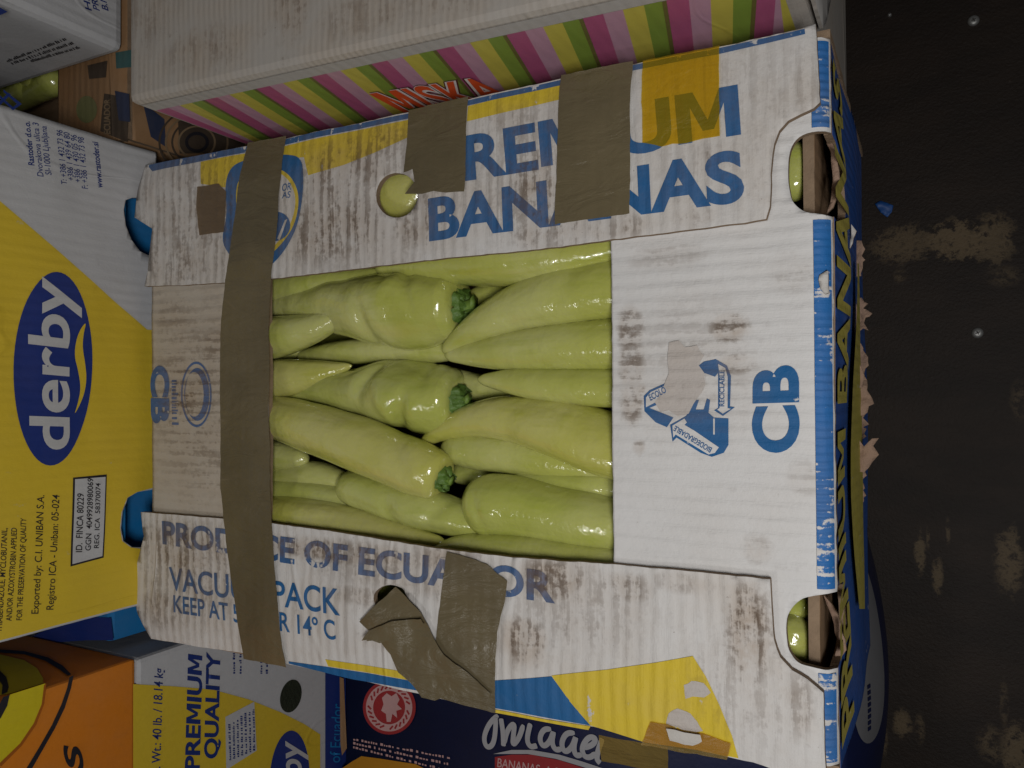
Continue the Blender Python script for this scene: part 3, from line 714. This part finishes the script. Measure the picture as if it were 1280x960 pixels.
pepper('long pale pepper lying along the PRODUCE OF ECUADOR flap edge', [(300, 640, 22), (380, 645, 24), (450, 658, 22), (510, 671, 15), (556, 677, 5)], .024, mat=1, group=G)
pepper('pepper with sharp tip lying along the flap edge above the letters DOR', [(800, 716, 26), (720, 700, 26), (640, 690, 23), (580, 682, 14), (538, 687, 4)], .024, mat=0, group=G)
pepper('fat pepper with smooth round end at the window corner near the ECUADOR flap', [(582, 628, 38), (630, 631, 38), (690, 642, 38), (750, 653, 36), (810, 664, 28)], .030, 'round', mat=2, dent=.09, group=G, folds=[(.14, .08, .03, 1.6), (.07, -.05, .03, 1.5)])
pepper('green sliver of pepper between the round ended pepper and the yellow curved one', [(820, 612, 18), (740, 607, 18), (680, 601, 12), (640, 596, 5)], .035, mat=2, group=G)
pepper('large curved yellow pepper with glints and its tip pointing at the tape', [(830, 572, 36), (760, 556, 42), (690, 533, 37), (620, 523, 27), (565, 533, 17), (526, 555, 5)], .033, mat=1, dent=.06, lobe=.06, group=G, folds=[(.30, .05, .06, 1.0), (.55, .05, .05, 2.0)])
pepper('pale pepper half covered by the large curved yellow one', [(790, 592, 22), (710, 578, 26), (640, 567, 26), (585, 562, 24), (552, 560, 14)], .040, mat=0, group=G)
pepper('slim pale pepper lying in the middle beside the end flap edge', [(820, 487, 25), (750, 485, 24), (690, 481, 21), (640, 477, 16), (597, 474, 5)], .028, mat=0, group=G)
pepper('straight pale pepper lying under the large slanted pepper by the end flap', [(820, 430, 34), (760, 431, 34), (690, 434, 30), (620, 440, 22), (556, 443, 8)], .031, mat=0, group=G)
pepper('large slanted pepper with a blunt tip touching the broad wrinkled pepper', [(830, 352, 38), (770, 360, 38), (700, 371, 36), (640, 388, 29), (590, 413, 18), (553, 440, 6)], .028, mat=0, dent=.06, lobe=.05, group=G, folds=[(.35, .05, .05, 1.3), (.62, .05, .04, 2.0)])
pepper('pale shiny pepper half hidden under the BANANAS flap beside the window corner', [(820, 296, 30), (750, 312, 31), (680, 322, 34), (610, 325, 34), (540, 330, 24), (470, 336, 10)], .028, mat=0, dent=.05, group=G)
pepper('thin pepper edge under the BANANAS flap close to the long tape', [(300, 366, 20), (350, 362, 19), (410, 352, 17), (480, 345, 12)], .030, mat=2, group=G)
pepper('small pale piece of pepper right behind the crumpled green calyx', [(680, 366, 15), (630, 366, 15), (585, 373, 12)], .048, mat=0, group=G)
pepper('small pepper tip in the gap behind the dented pepper stem', [(650, 492, 18), (600, 485, 18), (560, 470, 12), (530, 462, 6)], .052, mat=0, group=G)
pepper('small dark green pepper end down in the gap by the round ended pepper', [(620, 588, 18), (590, 592, 16), (565, 590, 12)], .056, 'round', 'round', mat=2, group=G)
pepper('short pepper end between the tape and the narrow strip pepper', [(300, 438, 16), (345, 436, 15), (378, 440, 7)], .045, mat=0, group=G)
# peppers seen through the hand holes
pepper('pale pepper seen through the round hole in the BANANAS flap', [(420, 262, 40), (490, 250, 46), (560, 236, 40)], .034, 'round', 'round', mat=1, dent=.02)
pepper('pepper with green end seen in the hand hole by the BANANAS flap', [(992, 252, 20), (993, 215, 25), (995, 178, 20)], .034, 'round', 'round', mat=2)
pepper('pale pepper in the hand hole by the yellow corner print', [(990, 836, 22), (991, 797, 26), (994, 768, 18)], .034, 'round', 'round', mat=0)
pepper('green bit of pepper beside the pale one in the hand hole by the yellow print', [(980, 764, 14), (1000, 758, 15), (1020, 754, 14)], .040, 'round', 'round', mat=2)
pepper('green pepper shoulder seen in the small hole beside the folded tape', [(455, 752, 24), (490, 742, 26), (530, 732, 24)], .045, 'round', 'round', mat=2)
# the layer underneath: only glimpsed in the gaps
rr = random.Random(5)
for r in range(9):
    for k in range(2):
        y = -.150 + r * .0375 + rr.uniform(-.004, .004); xa = -.475 + k * .235; xb = xa + .20
        z = ZT - .096 + rr.uniform(-.005, .005); P3 = []
        for i in range(5):
            t = i / 4; P3.append((xa + (xb - xa) * t, y + .006 * math.sin(t * 3 + r), z, (.019 - .010 * t * t)))
        if k: P3 = [(xa + xb - p[0], *p[1:]) for p in P3]
        bm, _, _, _ = pepper_mesh(P3, 'round', 'tip', r * 3.3 + k, .03, .05, 0, 16, 24)
        base = Vector(((xa + xb) / 2, y, z - .019))
        for v in bm.verts: v.co -= base
        me = bpy.data.meshes.new('banana_pepper'); bm.to_mesh(me); bm.free()
        o = link('banana_pepper', me, PEP[rr.randrange(3)]); o.location = base
        tag(o, 'pale pepper of the lower layer, glimpsed in the gaps under the top peppers', 'pepper', 'peppers of the lower layer')

# ------------------------------------------------------------------ boxes round about
def carton_body(name, x0, x1, y0, y1, z0, z1, mat, parent, bev=.004, bulge=.003, seed=0, fx=None):
    bm = bmesh.new()
    bmesh.ops.create_cube(bm, size=1)
    for v in bm.verts: v.co = Vector((x0 + (v.co.x + .5) * (x1 - x0), y0 + (v.co.y + .5) * (y1 - y0), z0 + (v.co.z + .5) * (z1 - z0)))
    if fx:
        for v in bm.verts: v.co = fx(v.co)
    bmesh.ops.bevel(bm, geom=bm.edges[:], offset=bev, segments=2, affect='EDGES', profile=.6)
    bm.normal_update()
    return bm_obj(name, bm, mat, parent, smooth=False)
def carton(label, x0, x1, y0, y1, z0, z1, mat, name='carton', **k):
    t = thing(name, label, 'carton', ((x0 + x1) / 2, (y0 + y1) / 2, z0))
    carton_body('box_body', x0, x1, y0, y1, z0, z1, mat, t, **k)
    return t
XF = -.512
# --- lower boxes that carry the others (their faces are in deep shade or hidden)
support = board('board_plain_brown', (.22, .14, .08), 1, .4)
carton('plain brown carton on the floor under the BANANAS side of the pepper box', -.50, -.02, -.075, .188, .0, .2395, support, 'plain_carton')
carton('plain brown carton on the floor under the striped fruit box', -.43, -.05, .205, .60, .0, .2395, support, 'plain_carton')
carton('plain brown carton on the floor under the brown patterned box', -.95, -.53, .208, .60, .0, .2395, support, 'plain_carton')
carton('plain brown carton on the floor under the blue carton', -.95, -.53, -.198, .204, .0, .2395, support, 'plain_carton')
carton('plain brown carton on the floor under the yellow and white carton', -.95, -.53, -.63, -.21, .0, .2395, support, 'plain_carton')

# --- blue carton below the derby box
bl = carton('bright blue carton squeezed between the yellow derby carton and the pepper box', -.95, -.545, -.196, .198, .24, ZT - .001, M['b_blue'], 'blue_carton')
Sb = Surf(2, ZT - .001, 1)
dpx('navy_patch', Sb, [(20, 806), (75, 779), (100, 770), (140, 772), (143, 800), (110, 800)], M['b_navy'], bl, .0008)

# --- derby carton
dz0 = ZT + .0005
dy0, dy1 = -.162, .2035
de = thing('derby_carton', 'yellow and white carton with blue derby oval and black print behind the pepper box', 'carton', (-.70, .02, dz0))
SD = Surf(0, XF, 1, lambda u, v: .0022 * noise.noise(Vector((u * 11, v * 16, 5.5))) + .0008 * noise.noise(Vector((u * 30, v * 40, 2.5))))
nA = SD.P([(186, 322), (176, 314), (166, 300), (159, 282), (156, 262), (158, 250), (166, 247), (192, 247)])
nB = SD.P([(186, 686), (165, 684), (154, 676), (151, 660), (153, 640), (160, 622), (172, 615), (190, 612)])
zb = dz0 - .018
for l in (nA, nB): l[0].y = l[-1].y = zb
outl = [(dy0, zb)] + nB[:1] + nB[1:] + nA + [(dy1, zb), (dy1, dz0 + .24), (dy0, dz0 + .24)]
fp = sheet('front_panel', SD, [outl], M['b_white'], M['kraft_edge'], de, .004, .008, rag=.0001)
carton_body('inner_tray', -.95, XF - .009, dy0 + .006, dy1 - .006, dz0 + .002, dz0 + .236, M['b_blue'], de, bev=.001)
for yv, sg in ((dy0, -1), (dy1, 1)):
    sheet('side_panel', Surf(1, yv, sg), [[(-.95, dz0), (XF - .0045, dz0), (XF - .0045, dz0 + .24), (-.95, dz0 + .24)]], M['b_white'], M['kraft_edge'], de, .004, .05, rag=.0001)
yel = [(-40, 218), (0, 251), (60, 303), (120, 356), (184, 412)]
yp = SD.P(yel); lo = SD.P([(185, 600)])[0]
pl = [Vector(p) for p in yp]
zc = zb + .001
pl[-1] = Vector((SD.uv(184, 412).x, SD.uv(184, 412).y))
body = pl + [Vector((pl[-1].x, zc)), Vector((nB[-1].x + .0015, zc))] + [Vector((p.x, p.y + .0012)) for p in nB[::-1][1:-1]] + [Vector((nB[0].x - .002, zc)), Vector((dy0 + .0015, zc)), Vector((dy0 + .0015, SD.uv(-40, 800).y))]
decal('yellow_print', SD, [body], M['b_yellow'], fp, .0004, .008)
dpx('logo_oval', SD, ell(66, 461, 49, 121, 56, .03), M['b_navy'], fp, .0008)
text(SD, 'derby', (86, 562), (84, 352), (36, 562), M['b_white'], fp, bold=.02, h=.0012)
dpx('logo_leaf', SD, sm([(92, 521), (97, 505), (101, 485), (97, 462), (92, 445), (94, 425), (100, 410), (107, 402), (103, 418), (102, 435), (106, 455), (108, 475), (104, 497)]), M['b_yellow'], fp, .0012)
dpx('address_label', SD, [(91, 597), (133, 593), (129, 697), (87, 708)], M['b_black'], fp, .0008)
dpx('address_label_field', SD, [(93, 599), (131, 596), (127, 695), (89, 705)], M['b_white'], fp, .0012)
BK = M['b_black']
text(SD, 'ID.  FINCA 80229', (101, 690), (103, 617), (93, 690), BK, fp, bold=.01, h=.0016)
text(SD, 'GGN  4049928980069', (112, 688), (115, 598), (105, 688), BK, fp, bold=.01, h=.0016)
text(SD, 'REG. ICA  58370074', (122, 685), (124, 604), (116, 685), BK, fp, bold=.01, h=.0016)
text(SD, 'Exported by: C.I. UNIBAN S.A.', (47, 767), (55, 619), (38, 767), BK, fp, bold=.005, h=.0008)
text(SD, 'Registro ICA - Uniban: 05-024', (66, 762), (74, 619), (57, 762), BK, fp, bold=.005, h=.0008)
text(SD, 'FOR THE PRESERVATION OF QUALITY', (26, 775), (32, 648), (19, 775), BK, fp, bold=.01, h=.0008)
text(SD, 'AND/OR AZOXYSTROBIN APPLIED', (13, 776), (20, 660), (6, 776), BK, fp, bold=.01, h=.0008)
text(SD, 'THIABENDAZOLE, MYCLOBUTANIL,', (1, 790), (8, 660), (-6, 790), BK, fp, bold=.01, h=.0008)
IN = M['b_ink']
for s_, x_, y0_, y1_, bo in (('Rastoder d.o.o.', 43, 207, 152, .02), ('Dvorakova ulica 3', 54, 221, 154, .004), ('SI-1000 Ljubljana', 64, 219, 158, .004), ('T: +386 1 432 73 96', 84, 231, 163, .004), ('+386 1 439 64 80', 93, 226, 166, .004),
                          ('+386 1 430 05 96', 102, 228, 169, .004), ('F: +386 1 432 73 98', 111, 236, 172, .004), ('www.rastoder.si', 129, 235, 178, .02)):
    text(SD, s_, (x_, y0_), (x_ - 6, y1_), (x_ - 7.5, y0_ - 1), IN, fp, bold=bo, h=.0005)
for q in ([(-6, 118), (16, 138), (27, 130), (4, 112), (4, 115), (21, 130), (16, 134), (-4, 116)], [(-8, 134), (10, 116), (13, 118), (-5, 137)]):
    dpx('blue_emblem', SD, q, IN, fp, .0005)

# --- white carton on the brown box
ty = .2755
tl = carton('white carton with blue print and grey shaded side, standing on the brown patterned box', -.95, XF, ty, .66, ZT + .012, ZT + .252, M['b_white'], 'white_carton', bev=.006)
St = Surf(0, XF, 1)
for s_, x_ in (('H. A.', 114), ('PROD.', 124), ('B.N. 01', 135)):
    text(St, s_, (x_, 14), (x_ - 8, -22), (x_ - 8, 11), IN, tl, bold=.015, h=.0006)
dpx('blue_mark', St, [(-20, 4), (0, 10), (9, 15), (0, 19), (-20, 14)], IN, tl, .0006)
Sts = Surf(1, ty, -1)
for k in range(3):
    scribble(Sts, (10 + 6 * k + 18 * (k == 2), 77 + 3 * k - 6 * (k == 2)), (84 + 9 * k, 49 + 5 * k), (6 + 6 * k + 18 * (k == 2), 74 + 3 * k - 6 * (k == 2)), M['b_black'], tl, 34, .0006)
# --- brown patterned box with more peppers
br = thing('brown_carton', 'brown printed carton with dark blue squares, holding peppers beneath the white carton', 'carton', (-.72, .40, .24))
by0, by1, bx0, bx1, bz = .2085, .62, -.95, -.513, ZT + .0075
Sbt = Surf(2, bz, 1)
hole = [(-.90, .222), (-.602, .222), (-.602, .56), (-.90, .56)]
carton_top = sheet('top_panel', Sbt, [[(bx0, by0), (bx1, by0), (bx1, by1), (bx0, by1)], hole], M['brown'], M['kraft_edge'], br, .004, .05)
Sbf = Surf(0, bx1, 1)
fpb = sheet('front_panel', Sbf, [[(by0, .241), (by1, .241), (by1, bz - .0045), (by0, bz - .0045)]], M['brown'], M['kraft_edge'], br, .004, .05)
for yv, sg in ((by0, -1), (by1, 1)):
    sheet('side_panel', Surf(1, yv, sg), [[(bx0, .241), (bx1 - .0045, .241), (bx1 - .0045, bz - .0045), (bx0, bz - .0045)]], M['brown'], M['kraft_edge'], br, .004, .05)
sheet('back_panel', Surf(0, bx0, -1), [[(by0 + .005, .241), (by1 - .005, .241), (by1 - .005, bz - .0045), (by0 + .005, bz - .0045)]], M['brown'], M['kraft_edge'], br, .004, .05)
dpx('green_seal', Sbt, ell(109, 137, 13, 17, 30), M['brown_green'], carton_top, .0005)
dpx('dark_plate', Sbt, [(131, 117), (147, 120), (161, 150), (160, 178), (126, 164), (128, 140)], M['brown_dark'], carton_top, .0005)
text(Sbt, 'ECUADOR', (139, 168), (139, 124), (131, 168), M['brown_lite'], carton_top, bold=.03, h=.0009)
dpx('navy_square', Sbt, [(145, 114), (163, 118), (164, 153), (150, 151)], M['brown_blue'], carton_top, .0011)
dpx('dark_square', Sbt, [(110, 82), (135, 76), (133, 97), (112, 99)], M['brown_dark'], carton_top, .0005)
dpx('teal_square', Sbt, [(145, 66), (168, 62), (166, 84), (146, 86)], M['brown_teal'], carton_top, .0005)
dpx('navy_diamond', Sbf, [(178, 128), (205, 149), (207, 184), (188, 171)], M['brown_blue'], fpb, .0005)
dpx('drawing_plate', Sbf, [(221, 132), (262, 140), (310, 172), (300, 192), (224, 192)], M['brown_dark'], fpb, .0005)
dpx('drawing_ring', Sbf, ell(245, 178, 15, 13, 28), M['b_black'], fpb, .0012, holes=[ell(245, 178, 11, 9, 24)])
for k in range(4): dpx('drawing_arc', Sbf, ell(245, 178, 24 + 8 * k, 21 + 7 * k, 40), M['brown_dark'] if k % 2 else M['brown_lite'], fpb, .0009, holes=[ell(245, 178, 21.5 + 8 * k, 18.8 + 7 * k, 40)])
dpx('teal_patch', Sbf, [(179, 194), (190, 192), (190, 206), (180, 208)], M['brown_teal'], fpb, .0005)
for k, (px, py, r) in enumerate(((32, 114, 20), (48, 109, 17), (66, 105, 17), (14, 112, 20))):
    p = at(px, py, 2, ZT - .015)
    P3 = [(p.x + .02 - .05 * i, p.y + .012 * i * (1 if k % 2 else -.3), ZT - .010 - .004 * i, .0125 - .002 * i) for i in range(4)]
    bm, _, _, _ = pepper_mesh(P3, 'round', 'tip', 50 + k, .03, .05, 0, 18, 30)
    base = Vector((p.x, p.y, ZT - .045))
    for v in bm.verts: v.co -= base
    me = bpy.data.meshes.new('banana_pepper'); bm.to_mesh(me); bm.free()
    o = link('banana_pepper', me, PEP[(2, 0, 2, 0)[k]]); o.location = base
    tag(o, 'shaded pepper in the brown carton beneath the white carton', 'pepper', 'peppers in the brown carton')
carton_body('inner_tray', bx0 + .01, bx1 - .01, by0 + .01, by1 - .01, .243, ZT - .041, M['kraft'], br)

# --- yellow and white PREMIUM QUALITY carton and the orange one on it
py1 = -.2045
pq = carton('white and yellow PREMIUM QUALITY carton below the orange carton', -.95, XF, -.66, py1, .24, ZT - .0005, M['b_white'], 'premium_carton')
SQ = Surf(0, XF, 1)
dpx('yellow_print', SQ, [(166, 855), (220, 858), (266, 862), (310, 874), (350, 890), (380, 905), (400, 918), (400, 1100), (166, 1100)], M['b_yellow'], pq, .0004, .03)
dpx('blue_base_band', SQ, [(406, 800), (436, 800), (436, 1100), (406, 1100)], M['b_navy'], pq, .0006, .03)
text(SQ, 'Nt. Wt.: 40 lb. / 18.14 kg', (199, 975), (203, 836), (188, 975), IN, pq, bold=.008, h=.0009)
text(SQ, 'PREMIUM', (248, 962), (252, 820), (230, 962), IN, pq, bold=.03, h=.0009)
text(SQ, 'QUALITY', (271, 948), (274, 817), (254, 948), IN, pq, bold=.03, h=.0009)
text(SQ, 'of Ecuador', (424, 953), (427, 880), (411, 953), M['b_blue'], pq, bold=.005, h=.001)
dpx('white_label', SQ, [(281, 896), (317, 877), (320, 938), (282, 962)], M['b_white'], pq, .0008)
for k in range(7): scribble(SQ, (288 + 5 * k, 950 - 2 * k), (287 + 5 * k, 905 - 3 * k), (285 + 5 * k, 950 - 2 * k), IN, pq, 16, .0011)
for k in range(4): scribble(SQ, ((293, 301, 327, 334)[k], 842), ((293, 301, 327, 334)[k], 812), ((290, 298, 324, 331)[k], 842), IN, pq, 8, .0009)
dpx('painted_vent_hole', SQ, ell(363, 870, 13, 21, 30, .25), plain('vent_inner_shade', (.020, .026, .012), .8, .002, 300, .6), pq, .0006)  # flat oval, no opening: the shade inside the hole is put into its colour
dpx('logo_oval', SQ, ell(361, 975, 25, 62, 48, .05), M['b_navy'], pq, .0008)
text(SQ, 'derby', (378, 1030), (374, 928), (350, 1030), M['b_white'], pq, bold=.02, h=.0012)
oz = ZT + .0005
orr = carton('orange carton with lime disc, black rings and letter S, standing on the PREMIUM QUALITY carton', -.95, XF, -.66, -.2035, oz, oz + .24, M['orange'], 'orange_carton', bev=.003)
SO = Surf(0, XF, 1); SOs = Surf(1, -.2035, 1)
# the logo disc runs round the corner: outer ring, lime disc, inner ring
def on_front(pts): return [(x, y) for x, y in pts]
dpx('black_ring', SO, [(86, 846), (91, 844), (88, 860), (80, 885), (68, 910), (52, 938), (36, 966), (31, 962), (48, 934), (64, 906), (76, 880), (83, 860)], BK, orr, .0008)
dpx('lime_disc', SO, [(12, 868), (56, 854), (52, 880), (42, 905), (25, 930), (0, 955), (-40, 985), (-40, 930), (-10, 905), (3, 890)], M['lime'], orr, .0006)
dpx('black_ring', SO, [(3, 871), (11, 868), (8, 882), (0, 897), (-16, 915), (-26, 915), (-10, 895)], BK, orr, .001)
dpx('disc_edge', SO, [(54, 856), (57, 854), (54, 880), (44, 906), (26, 932), (0, 958), (-2, 954), (24, 929), (41, 904), (51, 880)], plain('lime_edge', (.35, .10, .01), .5), orr, .001)
dpx('black_ring', SOs, [(-30, 813), (0, 813), (30, 815), (60, 823), (78, 833), (89, 844), (85, 846), (74, 838), (56, 827), (30, 819), (0, 817), (-30, 817)], BK, orr, .0008)
dpx('lime_disc', SOs, [(-30, 820), (0, 819), (30, 826), (46, 836), (54, 849), (54, 855), (12, 868), (0, 870), (-30, 878)], M['lime'], orr, .0006)
dpx('black_ring', SOs, [(-20, 838), (0, 840), (8, 848), (11, 860), (9, 867), (2, 870), (3, 858), (-4, 848), (-20, 844)], BK, orr, .001)
text(SO, 'S', (104, 962), (99, 934), (82, 958), BK, orr, bold=.03, h=.0008)

# --- striped fruit box
mtop = [(-.435, .211, ZT + .068), (.012, .211, ZT + .040)]
ms = .204
def fxm(v):
    k = (v.x + .435) / .447
    z = v.z
    if v.z > .4: z = ZT + .064 + (.040 - .064) * k
    return Vector((v.x, v.y, z))
mk = thing('fruit_box', 'greyish white fruit box with magenta, yellow and green striped side beside the pepper box', 'carton', (-.21, .40, .24))
carton_body('box_body', -.435, -.0065, ms, .62, .24, ZT + .06, M['m_white'], mk, bev=.005, fx=fxm)
Sm = Surf(1, ms, -1)
def topz(x): return ZT + .064 - .024 * (x + .435) / .447
decal('pale_rim', Sm, [[(-.43, topz(-.43) - .017), (-.016, topz(-.016) - .017), (-.016, topz(-.016) - .006), (-.43, topz(-.43) - .006)]], M['m_rim'], mk, .0004, .03)
pa, pb = Sm.uv(346, 101), Sm.uv(415, 152)
per = (Sm.uv(682, 34).x - Sm.uv(346, 101).x) / 4.0
slant = -.22
zlow = ZT - .09
cols = [('s_mag', 0, .25), ('s_lil', .25, .49), ('s_yel', .49, .74), ('s_grn', .74, .95), ('s_dark', .95, 1.0)]
x = pa.x - .49 * per - 4 * per
while x < .05:
    for cn, f0, f1 in cols:
        xs0, xs1 = x + f0 * per, x + f1 * per
        q = []
        zt0 = topz((xs0 + xs1) / 2) - .017
        for xx, zz in ((xs0, 0), (xs1, 0), (xs1, 1), (xs0, 1)):
            z_ = zlow if zz == 0 else topz(min(max(xx, -.43), -.016)) - .0171
            xe = xx + slant * (topz(-.2) - .017 - z_)
            q.append((min(max(xe, -.430), -.016), z_))
        if max(p[0] for p in q) - min(p[0] for p in q) > .002 and max(p[0] for p in q[:2]) - min(p[0] for p in q[2:]) > -1:
            if abs(q[0][0] - q[1][0]) + abs(q[2][0] - q[3][0]) > .001: 
                qq = [q[0]]
                for p in q[1:]:
                    if (Vector(p) - Vector(qq[-1])).length > 1e-5: qq.append(p)
                if len(qq) > 2: decal('stripe', Sm, [qq], M[cn], mk, .0004 if cn != 's_dark' else .0006, .05)
    x += per
O = Sm.uv(474, 121); E_ = Sm.uv(617, 100)
for bo, mt, hh in ((.085, 'o_brown', .0010), (.055, 'o_white', .0014), (.015, 'o_red', .0018)):
    text_uv(Sm, 'MISKA', Vector((O.x, O.y - .031)), Vector((E_.x - O.x, E_.y - O.y)), Vector((0, .042)), M[mt], mk, bold=bo, h=hh, cut=.02)
# grey end panel of the fruit box hanging past its corner
Sg = Surf(0, -.003, 1)
sheet('end_panel', Sg, [smo([(ms, ZT + .034), (.60, ZT + .034), (.60, .27), (.36, .28), (.30, .33), (.25, .38), (ms + .012, ZT - .065), (ms, ZT - .045)], 1)], M['m_rim'], M['m_white'], mk, .002, .02)

# --- navy box below, bulging at the front
nv = thing('navy_carton', 'dark navy banana carton with red seal and white script below the pepper box', 'carton', (-.25, -.30, 0))
ny0, ny1, nz = -.56, -.082, .2395
def bulge(y, z):
    k = max(0.0, 1 - ((y + .25) / .17) ** 2); return -.022 + .034 * k * math.sin(math.pi * min(1, max(0, z / .24))) ** .7
bm = bmesh.new(); bmesh.ops.create_cube(bm, size=1)
for v in bm.verts: v.co = Vector((-.505 + (v.co.x + .5) * .505, ny0 + (v.co.y + .5) * (ny1 - ny0), (v.co.z + .5) * nz))
bmesh.ops.bevel(bm, geom=bm.edges[:], offset=.006, segments=2, affect='EDGES')
for ax, n_ in ((1, 40), (2, 20)):
    for i in range(1, n_):
        co = [0, 0, 0]; no = [0, 0, 0]; no[ax] = 1; co[ax] = (ny0 + (ny1 - ny0) * i / n_) if ax == 1 else nz * i / n_
        bmesh.ops.bisect_plane(bm, geom=bm.verts[:] + bm.edges[:] + bm.faces[:], dist=1e-6, plane_co=co, plane_no=no)
for v in bm.verts:
    if v.co.x > -.02: v.co.x += bulge(v.co.y, v.co.z)
bm_obj('box_body', bm, M['navy'], nv)
SN = Surf(2, nz, 1); SNF = Surf(0, 0.0, 1, lambda u, v: bulge(u, v))
dpx('red_seal', SN, ell(487, 884, 33, 34, 44), M['n_red'], nv, .0005); dpx('seal_ring', SN, ell(487, 884, 29, 30, 44), M['n_rose'], nv, .0008, holes=[ell(487, 884, 20, 21, 44)])
for i in range(26):
    t = 2 * math.pi * i / 26; x_, y_ = 487 + 24.5 * math.cos(t), 884 + 25.5 * math.sin(t)
    if i % 7: dpx('seal_letter', SN, [(x_ + 3.2 * math.cos(t + d), y_ + 3.2 * math.sin(t + d)) for d in (.5, 1.2, 3.6, 4.3)], M['n_red'], nv, .0011)
dpx('seal_figure', SN, [(478, 872), (484, 866), (490, 870), (496, 866), (500, 874), (497, 880), (503, 886), (496, 888), (497, 897), (491, 892), (489, 902), (484, 902), (483, 892), (477, 888), (480, 880)], M['n_rose'], nv, .0008)
def stroke(surf, pts, wpx, mat, parent, h, nm='script_letter'):
    q = smo([(580 + x / 6.4, 860 + y / 6.4) for x, y in pts], 3); P_ = surf.P(q)
    wd = (surf.uv(680 + wpx, 930) - surf.uv(680, 930)).length / 2
    bm = bmesh.new(); pr = None; n = len(P_)
    for i, p in enumerate(P_):
        d = (P_[min(i + 1, n - 1)] - P_[max(i - 1, 0)]).normalized(); nn = Vector((-d.y, d.x)); k = wd * min(1, .45 + 6 * i / n, .45 + 6 * (n - 1 - i) / n)
        hh = h + .0006 * i / n
        cur = [bm.verts.new(surf.w(*(p + nn * k), hh)), bm.verts.new(surf.w(*(p - nn * k), hh))]
        if pr: bm.faces.new((pr[0], pr[1], cur[1], cur[0]))
        pr = cur
    face_out(bm, surf); return bm_obj(nm, bm, mat, parent)
for k, st_ in enumerate(([(275, 215), (205, 280), (160, 390), (180, 470), (225, 465), (252, 400), (262, 230)], [(300, 240), (318, 350), (322, 460)], [(322, 450), (350, 330), (410, 270), (400, 370), (392, 460), (445, 400), (480, 290)],
                         [(535, 280), (505, 410), (535, 470), (590, 455)], [(700, 325), (640, 325), (605, 400), (635, 470), (690, 430), (725, 330), (705, 430), (735, 495), (790, 480)],
                         [(890, 355), (820, 355), (780, 440), (810, 515), (870, 470), (905, 370), (880, 470), (900, 540), (950, 525)], [(955, 480), (1040, 450), (1060, 395), (1000, 385), (945, 470), (960, 540), (1010, 555), (1060, 515)], [(1110, 400), (1075, 500), (1065, 565), (1095, 595)])):
    stroke(SN, st_, 6.0, M['n_white'], nv, .0008 + .0003 * (k % 2))
dpx('white_swash', SN, [(617, 942), (640, 937), (665, 937), (700, 943), (730, 952), (760, 962), (760, 968), (725, 957), (695, 948), (660, 942), (640, 942)], M['n_white'], nv, .0008)
dpx('red_banner', SN, [(619, 946), (640, 943), (665, 943), (700, 950), (750, 966), (750, 1000), (619, 1000)], M['n_red'], nv, .0006)
text(SN, 'BANANAS, A Super', (622, 958), (722, 975), (623, 947), M['n_rose'], nv, bold=.01, h=.0010)
dpx('gold_arc', SN, [(428, 960), (440, 952), (452, 945), (475, 948), (520, 955), (560, 975), (428, 1000)], M['n_gold'], nv, .0005)
dpx('worn_edge', SN, [(425, 846), (430, 848), (434, 935), (428, 944), (426, 930)], M['brown'], nv, .0006)
for k in range(3): scribble(SN, (442, 925 + 5 * k), (560, 948 + 8 * k), (442, 922 + 5 * k), M['n_rose'], nv, 26, .0006)
la = [(-.285 + .058 * math.cos(t) * 1.0, .165 + .026 * math.sin(t)) for t in [2 * math.pi * i / 36 for i in range(36)]]
la = []
for i in range(36):
    t = 2 * math.pi * i / 36; ct, st_ = math.cos(t), math.sin(t)
    la.append((-.205 + .075 * (abs(ct) ** .5) * (1 if ct > 0 else -1), .19 + .034 * st_))
decal('white_label', SNF, [la], M['n_grey'], nv, .0012, .01)
bm = bmesh.new()
for k in range(8):
    y_ = -.268 + .0048 * k
    bm.faces.new([bm.verts.new(SNF.w(yy, zz, .002)) for yy, zz in ((y_, .196), (y_ + .003, .196), (y_ + .003, .202), (y_, .202))])
face_out(bm, SNF); bm_obj('small_print', bm, M['navy'], nv)
